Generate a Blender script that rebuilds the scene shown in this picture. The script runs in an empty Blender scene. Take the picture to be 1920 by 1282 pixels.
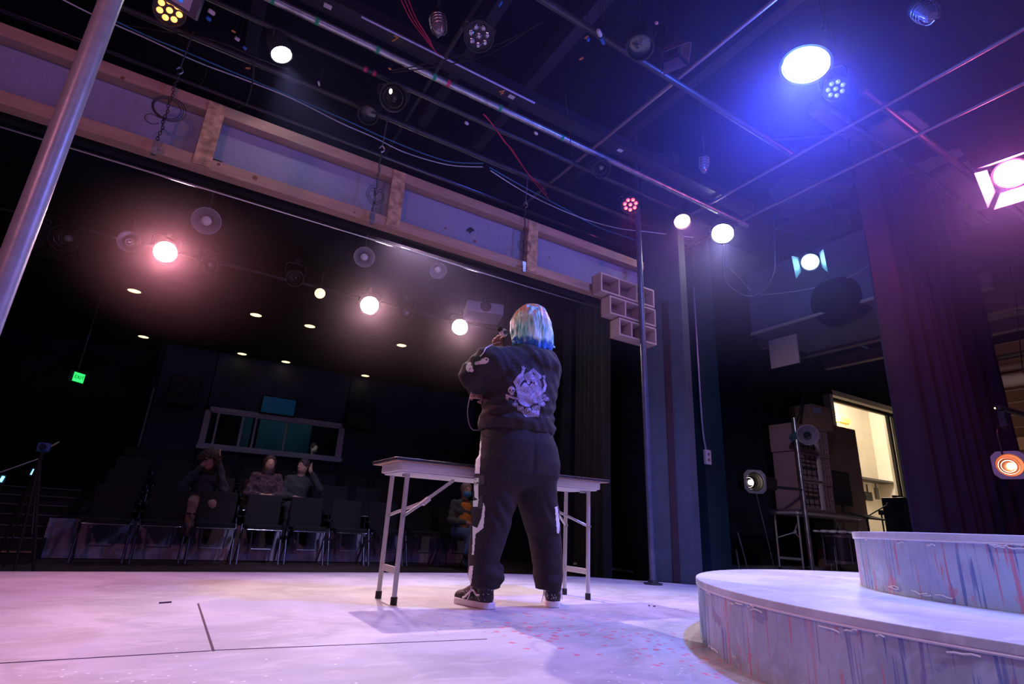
import bpy, bmesh, math, random
import numpy as np
from mathutils import Vector, Matrix, Quaternion

random.seed(7)
rng = np.random.default_rng(7)
SC = bpy.context.scene
COL = SC.collection
PI = math.pi

# ---------------------------------------------------------------- camera
EYE = 0.40
FPX, CX, CY = 1021.0, 960.0, 641.0
_V = np.array([160., -3041., FPX]); _Z = _V / np.linalg.norm(_V)
_X = np.array([1820., 439., FPX]); _X = _X - _X.dot(_Z) * _Z; _X /= np.linalg.norm(_X)
_Y = np.cross(_Z, _X)
if _Y[2] < 0: _Y = -_Y
CAMM = np.array([_X, _Y, _Z])
def _ray(px, py): return CAMM @ np.array([(px - CX) / FPX, (py - CY) / FPX, 1.0])
def at_y(px, py, y):
    d = _ray(px, py); t = y / d[1]; return Vector((d[0]*t, y, EYE + d[2]*t))
def at_z(px, py, z):
    d = _ray(px, py); t = (z - EYE) / d[2]; return Vector((d[0]*t, d[1]*t, z))
def at_x(px, py, x):
    d = _ray(px, py); t = x / d[0]; return Vector((x, d[1]*t, EYE + d[2]*t))

cam = bpy.data.cameras.new('camera'); camo = bpy.data.objects.new('camera', cam); COL.objects.link(camo)
cam.sensor_width = 36; cam.lens = FPX * 36 / 1920; cam.clip_start = 0.02; cam.clip_end = 100
_r = CAMM @ np.array([1, 0, 0]); _u = CAMM @ np.array([0, -1, 0]); _b = CAMM @ np.array([0, 0, -1])
camo.matrix_world = Matrix(((_r[0], _u[0], _b[0], 0), (_r[1], _u[1], _b[1], 0), (_r[2], _u[2], _b[2], EYE), (0, 0, 0, 1)))
SC.camera = camo

# ---------------------------------------------------------------- world, exposure
SC.view_settings.view_transform = 'Standard'
SC.view_settings.look = 'None'
SC.view_settings.exposure = 0.0
SC.view_settings.gamma = 1.0
SC.view_settings.use_curve_mapping = False
SC.cycles.use_denoising = True
SC.cycles.max_bounces = 6
SC.cycles.sample_clamp_indirect = 4.0
w = bpy.data.worlds.new('world'); SC.world = w; w.use_nodes = True
w.node_tree.nodes['Background'].inputs[0].default_value = (0.10, 0.11, 0.32, 1)
w.node_tree.nodes['Background'].inputs[1].default_value = 0.11

def spot(name, pos, aim, color, power, size=60, blend=0.6, rad=0.06):
    l = bpy.data.lights.new(name, 'SPOT'); l.energy = power; l.color = color
    l.spot_size = math.radians(size); l.spot_blend = blend; l.shadow_soft_size = rad
    o = bpy.data.objects.new(name, l); COL.objects.link(o); o.location = pos
    o.rotation_euler = (Vector(aim) - Vector(pos)).to_track_quat('-Z', 'Y').to_euler()
    return o
def bulb(name, pos, color, power, rad=0.05):
    l = bpy.data.lights.new(name, 'POINT'); l.energy = power; l.color = color; l.shadow_soft_size = rad
    o = bpy.data.objects.new(name, l); COL.objects.link(o); o.location = pos
    return o
PINK = (1.0, 0.50, 0.70); WARMP = (1.0, 0.62, 0.72); LAV = (0.62, 0.50, 1.0); BLUE = (0.04, 0.10, 1.0)
COOL = (0.75, 0.90, 1.0)
# beam of an unseen hung lamp behind the header; no fixture is built
spot('key_beam', (1.6, 4.95, 3.38), (1.45, 2.2, 0), (1.0, 0.76, 0.82), 470, 62, 0.7, 0.03)
# added washes, unseen behind the camera, brighten header, pole, pier and platforms
spot('added_wash', (-2.6, -1.2, 3.4), (-0.2, 2.6, 1.0), (1.0, 0.32, 0.46), 150, 95, 0.9, 0.15)
spot('added_wash', (0.6, -1.8, 3.4), (1.0, 3.9, 2.6), (0.50, 0.36, 1.0), 62, 75, 0.9, 0.15)
spot('added_wash', (3.4, -1.6, 3.4), (3.2, 1.2, 0.0), (0.34, 0.36, 1.0), 62, 62, 0.8, 0.15)
spot('added_wash', (1.0, -1.5, 3.4), (3.85, 3.6, 0.3), (0.50, 0.60, 1.0), 170, 24, 1.0, 0.15)
spot('added_wash', (0.6, -2.6, 3.0), (2.3, 0.5, 0.15), (0.50, 0.56, 1.0), 620, 36, 0.9, 0.15)

# ---------------------------------------------------------------- materials
MATS = {}
def mat(name, color, rough=0.6, metal=0.0, bump=0.0, bscale=40.0, var=0.0, vscale=3.0, emit=None, estr=0.0, spec=0.5, stretch=None, alpha=None, trans=0.0):
    if name in MATS: return MATS[name]
    m = bpy.data.materials.new(name); m.use_nodes = True; nt = m.node_tree; b = nt.nodes['Principled BSDF']
    b.inputs['Base Color'].default_value = (*color, 1); b.inputs['Roughness'].default_value = rough
    b.inputs['Metallic'].default_value = metal; b.inputs['Specular IOR Level'].default_value = spec
    if trans: b.inputs['Transmission Weight'].default_value = trans
    if emit: b.inputs['Emission Color'].default_value = (*emit, 1); b.inputs['Emission Strength'].default_value = estr
    tc = None
    if bump or var:
        tc = nt.nodes.new('ShaderNodeTexCoord'); mp = nt.nodes.new('ShaderNodeMapping')
        nt.links.new(tc.outputs['Object'], mp.inputs[0])
        if stretch: mp.inputs['Scale'].default_value = stretch
    if bump:
        n = nt.nodes.new('ShaderNodeTexNoise'); n.inputs['Scale'].default_value = bscale; n.inputs['Detail'].default_value = 4
        bp = nt.nodes.new('ShaderNodeBump'); bp.inputs['Strength'].default_value = bump; bp.inputs['Distance'].default_value = 0.02
        nt.links.new(mp.outputs[0], n.inputs['Vector']); nt.links.new(n.outputs['Fac'], bp.inputs['Height']); nt.links.new(bp.outputs[0], b.inputs['Normal'])
    if var:
        n = nt.nodes.new('ShaderNodeTexNoise'); n.inputs['Scale'].default_value = vscale; n.inputs['Detail'].default_value = 6
        cr = nt.nodes.new('ShaderNodeValToRGB'); cr.color_ramp.elements[0].position = 0.3; cr.color_ramp.elements[1].position = 0.7
        cr.color_ramp.elements[0].color = (*[c * (1 - var) for c in color], 1); cr.color_ramp.elements[1].color = (*[min(1, c * (1 + var)) for c in color], 1)
        nt.links.new(mp.outputs[0], n.inputs['Vector']); nt.links.new(n.outputs['Fac'], cr.inputs[0]); nt.links.new(cr.outputs[0], b.inputs['Base Color'])
    MATS[name] = m; return m

black = mat('black_paint', (0.012, 0.012, 0.016), 0.55)
blackwall = mat('black_wall', (0.022, 0.024, 0.040), 0.95, spec=0.1, var=0.3)
navywall = mat('navy_wall', (0.05, 0.06, 0.10), 0.8, var=0.2)
ceilm = mat('ceiling_black', (0.012, 0.012, 0.022), 1.0, spec=0.0, var=0.3, vscale=2)
carpet = mat('house_floor', (0.09, 0.055, 0.045), 0.9, bump=0.3, bscale=80, var=0.2)
drape = mat('black_drape', (0.018, 0.018, 0.026), 0.9, bump=0.2, bscale=60)
steel = mat('steel_pipe', (0.45, 0.45, 0.48), 0.35, 0.85, bump=0.1, bscale=30, var=0.3, vscale=12)
darkpipe = mat('dark_pipe', (0.06, 0.055, 0.06), 0.4, 0.4, var=0.3, vscale=10)
greypipe = mat('grey_painted_pipe', (0.42, 0.40, 0.42), 0.35, 0.1, bump=0.05, bscale=60, var=0.1, vscale=20)
rubber = mat('black_rubber', (0.015, 0.015, 0.015), 0.7)
wood = mat('pale_pine', (0.45, 0.27, 0.20), 0.6, bump=0.15, bscale=20, var=0.15, vscale=4, stretch=(1, 8, 8))
ply = mat('strand_board', (0.50, 0.30, 0.18), 0.7, bump=0.3, bscale=50, var=0.45, vscale=22)
board = mat('grey_board', (0.30, 0.30, 0.44), 0.85, bump=0.2, bscale=120, var=0.06, vscale=60)
leg_grey = mat('grey_enamel', (0.55, 0.52, 0.52), 0.35, 0.3)
plastic = mat('grey_plastic', (0.62, 0.60, 0.62), 0.45)
white = mat('white_paint', (0.8, 0.8, 0.8), 0.5)
chrome = mat('chrome', (0.7, 0.7, 0.72), 0.15, 1.0)
skin = mat('skin', (0.62, 0.33, 0.25), 0.55, var=0.08, vscale=20)
reddish = mat('red_cable', (0.60, 0.02, 0.07), 0.5)
bluecab = mat('blue_cable', (0.05, 0.25, 0.45), 0.4)
whitecab = mat('white_cable', (0.75, 0.78, 0.85), 0.35)
orange = mat('orange_tape', (0.75, 0.28, 0.06), 0.6)
bluetape = mat('blue_connector', (0.02, 0.15, 0.65), 0.4)
green = mat('green_tape', (0.02, 0.40, 0.18), 0.6)
pinktape = mat('pink_tape', (0.80, 0.05, 0.15), 0.6)
label_w = mat('white_label', (0.65, 0.62, 0.68), 0.6)
glassd = mat('dark_glass', (0.02, 0.03, 0.04), 0.05, spec=0.8)
clearlens = mat('lens_glass', (0.5, 0.5, 0.55), 0.08, 0.3)
reflector = mat('reflector', (0.75, 0.72, 0.78), 0.2, 1.0)
cardboard = mat('cardboard', (0.30, 0.18, 0.12), 0.85, var=0.1)
def lit(name, color, s): return mat(name, (0.8, 0.8, 0.8), 0.4, emit=color, estr=s)
L_WHITE = lit('lamp_white', (1.0, 0.98, 0.95), 60); L_PINK = lit('lamp_pink', (1.0, 0.85, 0.85), 60)
L_BLUE = lit('lamp_blue', (0.75, 0.80, 1.0), 90); L_CYAN = lit('lamp_cyan', (0.55, 0.9, 1.0), 12)
L_RED = lit('lamp_red', (1.0, 0.02, 0.03), 2.2); L_REDC = lit('lamp_red_core', (1.0, 0.30, 0.05), 2.6); L_ORANGE = lit('lamp_orange', (1.0, 0.30, 0.03), 3.0)
L_WARM = lit('lamp_warm', (1.0, 0.72, 0.35), 2.5); L_GREEN = lit('exit_green', (0.0, 1.0, 0.12), 1.1); L_LED = lit('blue_led', (0.10, 0.45, 1.0), 6)
L_ROSE = lit('lamp_rose', (1.0, 0.45, 0.40), 10)

def ramp_node(nt, stops):
    cr = nt.nodes.new('ShaderNodeValToRGB'); e = cr.color_ramp.elements
    while len(e) > 1: e.remove(e[-1])
    e[0].position = stops[0][0]; e[0].color = stops[0][1]
    for p, c in stops[1:]:
        x = e.new(p); x.color = c
    return cr

def stage_paint(name, base, drips=False, splat=True):
    m = bpy.data.materials.new(name); m.use_nodes = True; nt = m.node_tree; N = nt.nodes; K = nt.links
    b = N['Principled BSDF']; b.inputs['Roughness'].default_value = 0.55
    tc = N.new('ShaderNodeTexCoord')
    def noise(sc, det=6, stretch=None, dist=0.0, off=(0, 0, 0)):
        mp = N.new('ShaderNodeMapping'); K.new(tc.outputs['Object'], mp.inputs[0]); mp.inputs['Location'].default_value = off
        if stretch: mp.inputs['Scale'].default_value = stretch
        n = N.new('ShaderNodeTexNoise'); n.inputs['Scale'].default_value = sc; n.inputs['Detail'].default_value = det; n.inputs['Distortion'].default_value = dist
        K.new(mp.outputs[0], n.inputs['Vector']); return n.outputs['Fac']
    def mixc(fac, a, c):
        mx = N.new('ShaderNodeMix'); mx.data_type = 'RGBA'
        K.new(fac, mx.inputs[0])
        if isinstance(a, tuple): mx.inputs[6].default_value = (*a, 1)
        else: K.new(a, mx.inputs[6])
        if isinstance(c, tuple): mx.inputs[7].default_value = (*c, 1)
        else: K.new(c, mx.inputs[7])
        return mx.outputs[2]
    def rng_(v, lo, hi, amp=1.0):
        r = N.new('ShaderNodeMapRange'); r.inputs[1].default_value = lo; r.inputs[2].default_value = hi; r.inputs[4].default_value = amp
        K.new(v, r.inputs[0]); return r.outputs[0]
    def mul(a, c):
        r = N.new('ShaderNodeMath'); r.operation = 'MULTIPLY'; K.new(a, r.inputs[0])
        if isinstance(c, float): r.inputs[1].default_value = c
        else: K.new(c, r.inputs[1])
        return r.outputs[0]
    st = (1, 1, 1)
    c = mixc(rng_(noise(1.6, 9, st, 1.6), 0.38, 0.60), tuple(x * 0.70 for x in base), base)
    c = mixc(rng_(noise(4.5, 8, (1, 2.2, 2), 2.0, (3, 1, 0)), 0.52, 0.66, 0.55), c, tuple(min(1, x * 1.12) for x in base))
    c = mixc(rng_(noise(14, 6, (1, 2.5, 2), 1.0), 0.55, 0.70, 0.35), c, tuple(x * 0.78 for x in base))
    c = mixc(rng_(noise(2.3, 5, st, 1.0, (7, 2, 5)), 0.56, 0.68, 0.5), c, (base[0]*0.72, base[1]*0.74, base[2]*0.92))
    if splat:   # fallen drops of paint
        for off, colr, sc, th, ctr, rad in (((0, 0, 0), (0.75, 0.10, 0.18), 26, 0.33, (1.45, 2.03), .50), ((5, 3, 1), (0.16, 0.18, 0.42), 34, 0.22, (1.18, 2.28), .36), ((2, 3, 1), (0.16, 0.18, 0.42), 36, 0.22, (2.05, 2.1), .45), ((9, 1, 4), (0.98, 0.98, 1.0), 40, 0.15, (1.35, 1.30), .45), ((3, 1, 4), (0.98, 0.98, 1.0), 36, 0.13, (0.1, 1.65), .5), ((6, 1, 4), (0.75, 0.10, 0.18), 30, 0.28, (1.75, 1.45), .5)):
            mp = N.new('ShaderNodeMapping'); K.new(tc.outputs['Object'], mp.inputs[0]); mp.inputs['Location'].default_value = off
            v = N.new('ShaderNodeTexVoronoi'); v.inputs['Scale'].default_value = sc; K.new(mp.outputs[0], v.inputs['Vector'])
            dots = rng_(v.outputs['Distance'], th + 0.05, th, 0.75)
            dv = N.new('ShaderNodeVectorMath'); dv.operation = 'DISTANCE'; K.new(tc.outputs['Object'], dv.inputs[0]); dv.inputs[1].default_value = (ctr[0], ctr[1], 0)
            near = rng_(dv.outputs['Value'], rad, rad*.25, 0.55)
            sw = N.new('ShaderNodeMath'); sw.operation = 'GREATER_THAN'; sp_ = N.new('ShaderNodeSeparateColor'); K.new(v.outputs['Color'], sp_.inputs[0]); K.new(near, sw.inputs[0]); K.new(sp_.outputs[0], sw.inputs[1])
            c = mixc(mul(dots, sw.outputs[0]), c, colr)
    if drips:   # paint runs down the sides
        for off, colr, lo, sc in (((0, 0, 0), (0.60, 0.20, 0.28), 0.60, 50), ((4, 7, 0), (0.16, 0.22, 0.46), 0.585, 64), ((1, 3, 0), (0.60, 0.22, 0.30), 0.61, 74), ((8, 3, 2), (0.22, 0.22, 0.42), 0.60, 84)):
            d = rng_(noise(sc, 2, (1, 1, 0.035), 0.0, off), lo, lo + 0.03)
            area = rng_(noise(1.3, 3, (1, 1, 0.6), 0.0, off), 0.46, 0.54)
            brk = rng_(noise(12, 2, (1, 1, 0.35), 0, (off[1], off[0], 2)), 0.42, 0.47)
            c = mixc(mul(mul(d, area), brk), c, colr)
            blot = mul(rng_(noise(10, 4, (1, 1, 1), 0.3, (off[1], 0, 1)), 0.66, 0.69), area)
            c = mixc(mul(blot, 0.6), c, colr)
    K.new(c, b.inputs['Base Color'])
    bp = N.new('ShaderNodeBump'); bp.inputs['Strength'].default_value = 0.25; bp.inputs['Distance'].default_value = 0.01
    K.new(noise(9, 8), bp.inputs['Height']); K.new(bp.outputs[0], b.inputs['Normal'])
    return m
floor_paint = stage_paint('stage_floor_paint', (0.58, 0.55, 0.58))
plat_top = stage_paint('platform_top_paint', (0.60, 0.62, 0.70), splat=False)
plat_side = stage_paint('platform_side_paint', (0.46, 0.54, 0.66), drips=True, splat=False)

# ---------------------------------------------------------------- mesh helpers
def V3(*a): return Vector(a[0]) if len(a) == 1 else Vector(a)
class MB:
    def __init__(s): s.v = []; s.f = []; s.m = []; s.sm = []
    def add(s, vs, fs, mi=0, smooth=False):
        o = len(s.v); s.v += [tuple(v) for v in vs]; s.f += [tuple(i + o for i in f) for f in fs]; s.m += [mi]*len(fs); s.sm += [smooth]*len(fs); return s
    def box(s, c, d, mi=0, R=None):
        c = Vector(c); hx, hy, hz = [x / 2 for x in d]
        vs = [Vector((x*hx, y*hy, z*hz)) for x in (-1, 1) for y in (-1, 1) for z in (-1, 1)]
        if R is not None: vs = [R @ v for v in vs]
        return s.add([v + c for v in vs], [(0, 1, 3, 2), (4, 6, 7, 5), (0, 4, 5, 1), (2, 3, 7, 6), (0, 2, 6, 4), (1, 5, 7, 3)], mi)
    def rbox(s, c, d, r=0.02, mi=0, R=None, n=4):   # box with rounded vertical edges
        hx, hy = d[0]/2 - r, d[1]/2 - r; pts = []
        for q, (sx, sy) in enumerate(((1, 1), (-1, 1), (-1, -1), (1, -1))):
            for i in range(n + 1):
                a = (q + i / n) * PI / 2; pts.append((sx*hx + r*math.cos(a), sy*hy + r*math.sin(a)))
        return s.prism(pts, -d[2]/2, d[2]/2, mi, c, R)
    def prism(s, pts, z0, z1, mi=0, c=(0, 0, 0), R=None):
        n = len(pts); c = Vector(c); R = R or Matrix.Identity(3)
        vs = [R @ Vector((x, y, z0)) + c for x, y in pts] + [R @ Vector((x, y, z1)) + c for x, y in pts]
        fs = [tuple(range(n))[::-1], tuple(range(n, 2*n))] + [(i, (i+1) % n, n + (i+1) % n, n + i) for i in range(n)]
        return s.add(vs, fs, mi)
    def tube(s, a, b, r, mi=0, n=12, r2=None, cap=True):
        return s.path([a, b], r, mi, n, cap, r2)
    def path(s, pts, r, mi=0, n=8, cap=True, r2=None):
        pts = [Vector(p) for p in pts]; k = len(pts); vs = []; up = None
        for i, p in enumerate(pts):
            t = (pts[min(i+1, k-1)] - pts[max(i-1, 0)]).normalized()
            if up is None:
                up = t.cross(Vector((0, 0, 1)));
                if up.length < 1e-3: up = t.cross(Vector((1, 0, 0)))
                up.normalize()
            else:
                up = (up - up.dot(t)*t); up.normalize()
            w_ = t.cross(up); rr = r if r2 is None else r + (r2 - r) * i / (k - 1)
            for j in range(n):
                a = 2*PI*j/n; vs.append(p + (up*math.cos(a) + w_*math.sin(a)) * rr)
        fs = [(i*n + j, i*n + (j+1) % n, (i+1)*n + (j+1) % n, (i+1)*n + j) for i in range(k-1) for j in range(n)]
        if cap: fs += [tuple(range(n))[::-1], tuple(range((k-1)*n, k*n))]
        return s.add(vs, fs, mi, True)
    def lathe(s, prof, c=(0, 0, 0), R=None, mi=0, n=24, a0=0, a1=2*PI):   # prof: list of (r, z) about local z
        R = R or Matrix.Identity(3); c = Vector(c); k = len(prof); full = abs(a1 - a0 - 2*PI) < 1e-6; nn = n if full else n + 1; vs = []
        for j in range(nn):
            a = a0 + (a1 - a0)*j/n
            for r, z in prof: vs.append(R @ Vector((r*math.cos(a), r*math.sin(a), z)) + c)
        fs = []
        for j in range(n):
            j2 = (j+1) % nn
            for i in range(k-1): fs.append((j*k + i, j2*k + i, j2*k + i + 1, j*k + i + 1))
        return s.add(vs, fs, mi, True)
    def disc(s, c, r, R=None, mi=0, n=24, dz=0.004):
        return s.lathe([(0, 0), (r, 0), (r, dz), (0, dz)], c, R, mi, n)
    def ball(s, c, r, mi=0, n=12, sq=(1, 1, 1)):
        prof = [(math.sin(PI*i/n), -math.cos(PI*i/n)) for i in range(n+1)]
        R = Matrix.Diagonal((r*sq[0], r*sq[1], r*sq[2])); return s.lathe(prof, c, R, mi, n*2)
    def build(s, name, mats, parent=None, bevel=0.0):
        me = bpy.data.meshes.new(name); me.from_pydata(s.v, [], s.f)
        if not isinstance(mats, (list, tuple)): mats = [mats]
        for m in mats: me.materials.append(m)
        me.polygons.foreach_set('material_index', s.m); me.polygons.foreach_set('use_smooth', s.sm)
        bm = bmesh.new(); bm.from_mesh(me); bmesh.ops.remove_doubles(bm, verts=bm.verts, dist=1e-5); bmesh.ops.recalc_face_normals(bm, faces=bm.faces)
        for e in bm.edges:
            if len(e.link_faces) == 2 and e.calc_face_angle(0) > 0.7: e.smooth = False
        bm.to_mesh(me); bm.free()
        o = bpy.data.objects.new(name, me); COL.objects.link(o)
        if parent is not None:
            o.parent = parent; o.matrix_parent_inverse = Matrix.Translation(-parent.location) if parent.type == 'EMPTY' else Matrix.Identity(4)
        if bevel:
            b = o.modifiers.new('bevel', 'BEVEL'); b.width = bevel; b.segments = 2; b.limit_method = 'ANGLE'
        return o
def tag(o, label=None, cat=None, group=None, kind=None):
    if label: o['label'] = label
    if cat: o['category'] = cat
    if group: o['group'] = group
    if kind: o['kind'] = kind
    return o
def thing(name, loc, label, cat, group=None):
    o = bpy.data.objects.new(name, None); COL.objects.link(o); o.location = loc; o.empty_display_size = 0.1
    return tag(o, label, cat, group)
def text(name, body, size, m, parent, loc, rot):
    cu = bpy.data.curves.new(name, 'FONT'); cu.body = body; cu.size = size; cu.align_x = 'CENTER'; cu.align_y = 'CENTER'; cu.extrude = 0.0015
    f = bpy.data.objects.new(name, cu); COL.objects.link(f); me = bpy.data.meshes.new_from_object(f); bpy.data.objects.remove(f); me.materials.clear(); me.materials.append(m)
    o = bpy.data.objects.new(name, me); COL.objects.link(o); o.parent = parent; o.location = loc; o.rotation_euler = rot; return o
def struct(o): o['kind'] = 'structure'; return o
def copy_tree(o, parent=None):
    c = o.copy(); COL.objects.link(c)
    if parent is not None: c.parent = parent
    for ch in list(o.children): copy_tree(ch, c)
    return c
def dup(root, loc, rz, label, group=None):
    c = copy_tree(root); c.location = loc; c.rotation_euler = (0, 0, rz); c['label'] = label
    if group: c['group'] = group
    return c
def aimR(d):   # rotation whose local z looks along d
    return Vector(d).to_track_quat('Z', 'Y').to_matrix()
def smoothpts(pts, n=8):   # Catmull-Rom
    P = [Vector(p) for p in pts]; out = []
    for i in range(len(P) - 1):
        p0, p1, p2, p3 = P[max(i-1, 0)], P[i], P[i+1], P[min(i+2, len(P)-1)]
        for j in range(n):
            t = j / n; out.append(0.5*((2*p1) + (p2-p0)*t + (2*p0-5*p1+4*p2-p3)*t*t + (3*p1-p0-3*p2+p3)*t*t*t))
    out.append(P[-1]); return out

# ---------------------------------------------------------------- implicit surfaces (bodies, clothes, hair)
class SDF:
    def __init__(s, lo, hi, h):
        s.lo = np.array(lo, float); s.h = h
        s.n = np.ceil((np.array(hi) - s.lo) / h).astype(int) + 1
        s.F = np.full(s.n, 1.0, np.float32)
        s.ax = [s.lo[i] + np.arange(s.n[i]) * h for i in range(3)]
    def _sub(s, lo, hi, pad):
        a = np.maximum(np.floor((np.array(lo) - pad - s.lo) / s.h).astype(int), 0)
        b = np.minimum(np.ceil((np.array(hi) + pad - s.lo) / s.h).astype(int) + 1, s.n)
        sl = tuple(slice(a[i], b[i]) for i in range(3))
        if any(b[i] <= a[i] for i in range(3)): return None, None
        return sl, np.meshgrid(*[s.ax[i][sl[i]] for i in range(3)], indexing='ij')
    def _mix(s, sl, d, k, op):
        F = s.F[sl]
        if op == 'add':
            if k > 0:
                h = np.clip(0.5 + 0.5*(F - d)/k, 0, 1); r = F*(1-h) + d*h - k*h*(1-h)
            else: r = np.minimum(F, d)
        else:
            if k > 0:
                h = np.clip(0.5 - 0.5*(F + d)/k, 0, 1); r = F*(1-h) - d*h + k*h*(1-h)
            else: r = np.maximum(F, -d)
        s.F[sl] = r
    def cap(s, a, b, ra, rb, k=0.02, op='add', sq=(1, 1, 1)):
        a = np.array(a, float); b = np.array(b, float); R = max(ra, rb) / min(sq)
        sl, G = s._sub(np.minimum(a, b) - R, np.maximum(a, b) + R, k + 3*s.h)
        if sl is None: return s
        q = np.array(sq); ab = (b - a)*q; L = max(ab.dot(ab), 1e-9)
        p = [(G[i] - a[i])*q[i] for i in range(3)]
        t = np.clip((p[0]*ab[0] + p[1]*ab[1] + p[2]*ab[2]) / L, 0, 1)
        d = np.sqrt(sum((p[i] - t*ab[i])**2 for i in range(3))) - (ra + (rb - ra)*t)
        s._mix(sl, d, k, op); return s
    def chain(s, pts, rs, k=0.02, op='add', sq=(1, 1, 1)):
        for i in range(len(pts) - 1): s.cap(pts[i], pts[i+1], rs[i], rs[i+1], k, op, sq)
        return s
    def ell(s, c, r, k=0.02, op='add', rot=None):
        c = np.array(c, float); r = np.array(r, float); R = r.max()
        sl, G = s._sub(c - R, c + R, k + 3*s.h)
        if sl is None: return s
        p = [G[i] - c[i] for i in range(3)]
        if rot is not None:
            M = np.array(rot); p = [sum(M[i][j]*p[i] for i in range(3)) for j in range(3)]
        q = np.sqrt(sum((p[i]/r[i])**2 for i in range(3)))
        s._mix(sl, ((q - 1) * r.min()).astype(np.float32), k, op); return s
    def column(s, secs, k=0.02, op='add', power=2.3):   # secs: (z, cx, cy, rx, ry) ascending z
        S = np.array(secs, float); R = S[:, 3:5].max()
        sl, G = s._sub((S[:, 1].min() - R, S[:, 2].min() - R, S[0, 0]), (S[:, 1].max() + R, S[:, 2].max() + R, S[-1, 0]), k + 3*s.h)
        if sl is None: return s
        z = G[2]; I = lambda j: np.interp(z, S[:, 0], S[:, j])
        rx, ry = I(3), I(4); q = ((np.abs(G[0] - I(1))/rx)**power + (np.abs(G[1] - I(2))/ry)**power)**(1/power)
        d = (q - 1) * np.minimum(rx, ry); dz = np.maximum(S[0, 0] - z, z - S[-1, 0])
        d = np.where(dz > 0, np.sqrt(np.maximum(d, 0)**2 + dz**2), np.maximum(d, dz))
        s._mix(sl, d, k, op); return s
    def displace(s, fn):
        m = np.abs(s.F) < 6*s.h; idx = np.nonzero(m)
        s.F[idx] += fn(s.ax[0][idx[0]], s.ax[1][idx[1]], s.ax[2][idx[2]]).astype(np.float32); return s
    def sample(s, P):
        g = (np.array(P) - s.lo) / s.h; i = np.clip(np.floor(g).astype(int), 0, s.n - 2); f = np.clip(g - i, 0, 1)
        r = 0
        for dx in (0, 1):
            for dy in (0, 1):
                for dz in (0, 1):
                    r = r + s.F[i[..., 0]+dx, i[..., 1]+dy, i[..., 2]+dz] * np.where(dx, f[..., 0], 1-f[..., 0]) * np.where(dy, f[..., 1], 1-f[..., 1]) * np.where(dz, f[..., 2], 1-f[..., 2])
        return r
    def mesh(s):
        F = s.F; S = F < 0; n = s.n; c = S[:-1, :-1, :-1]
        tot = sum(S[i:n[0]-1+i, j:n[1]-1+j, k:n[2]-1+k].astype(np.int8) for i in (0, 1) for j in (0, 1) for k in (0, 1))
        act = (tot > 0) & (tot < 8); idx = np.nonzero(act); m = len(idx[0]); ids = np.full(act.shape, -1, np.int64); ids[idx] = np.arange(m)
        acc = np.zeros((m, 3)); cnt = np.zeros(m); cor = [(i, j, k) for i in (0, 1) for j in (0, 1) for k in (0, 1)]
        for a in cor:
            for ax in range(3):
                if a[ax]: continue
                b = list(a); b[ax] = 1
                fa = F[idx[0]+a[0], idx[1]+a[1], idx[2]+a[2]]; fb = F[idx[0]+b[0], idx[1]+b[1], idx[2]+b[2]]
                x = (fa < 0) != (fb < 0); t = np.where(x, fa/np.where(x, fa - fb, 1), 0)
                p = np.tile(np.array(a, float), (m, 1)); p[:, ax] += t; acc[x] += p[x]; cnt[x] += 1
        P = (np.stack(idx, 1) + acc/cnt[:, None]) * s.h + s.lo; quads = []
        for ax in range(3):
            A = [slice(1, -1)]*3; A[ax] = slice(0, -1); B = list(A); B[ax] = slice(1, None)
            sa, sb = S[tuple(A)], S[tuple(B)]; e = np.nonzero(sa != sb); e = [e[i] + (0 if i == ax else 1) for i in range(3)]
            u, v = (ax+1) % 3, (ax+2) % 3
            def cell(du, dv):
                q = [x.copy() for x in e]; q[u] = q[u] - du; q[v] = q[v] - dv; return ids[q[0], q[1], q[2]]
            Q = np.stack([cell(1, 1), cell(0, 1), cell(0, 0), cell(1, 0)], 1)
            inside = S[e[0], e[1], e[2]]; Q[~inside] = Q[~inside][:, ::-1]; quads.append(Q)
        Q = np.concatenate(quads); Q = Q[(Q >= 0).all(1)]
        return P, Q
    def build(s, name, mats, parent=None, smooth=1):
        P, Q = s.mesh(); me = bpy.data.meshes.new(name); me.from_pydata(P.tolist(), [], Q.tolist())
        for m in (mats if isinstance(mats, (list, tuple)) else [mats]): me.materials.append(m)
        me.polygons.foreach_set('use_smooth', [True]*len(me.polygons))
        o = bpy.data.objects.new(name, me); COL.objects.link(o)
        if parent is not None:
            o.parent = parent; o.matrix_parent_inverse = Matrix.Translation(-parent.location) if parent.type == 'EMPTY' else Matrix.Identity(4)
        if smooth:
            q = o.modifiers.new('smooth', 'SMOOTH'); q.factor = 0.5; q.iterations = smooth
        return o

# ================================================================ the setting
# stage floor: a slab whose front edge is an arc
arc = [(-9, 4.42), (0.0, 4.42), (1.2, 4.42), (1.9, 4.42), (2.41, 4.40), (2.86, 4.28), (3.31, 4.05), (3.68, 3.72), (3.93, 3.46), (4.35, 3.40), (4.4, 5.75), (14.5, 5.75), (14.5, -5), (-9, -5)]
struct(MB().prism(arc, -0.02, 0.0).build('floor', floor_paint))
o = MB().prism([(x, y) for x, y in arc], -0.27, -0.022).build('trim_1', black); struct(o)
seam = MB()
seam.box((0.207, 2.50, 0.0006), (0.007, 0.97, 0.0012)); seam.box((-0.9, 2.02, 0.0006), (2.2, 0.005, 0.0012)); seam.box((0.65, 1.985, 0.0006), (0.9, 0.004, 0.0012), R=Matrix.Rotation(-0.09, 3, 'Z'))
struct(seam.build('floor_seam', mat('seam_dark', (0.10, 0.05, 0.08), 0.9)))
struct(MB().box((-1, 10.0, -0.30), (22, 12.0, 0.06)).build('floor_house', carpet))
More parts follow.
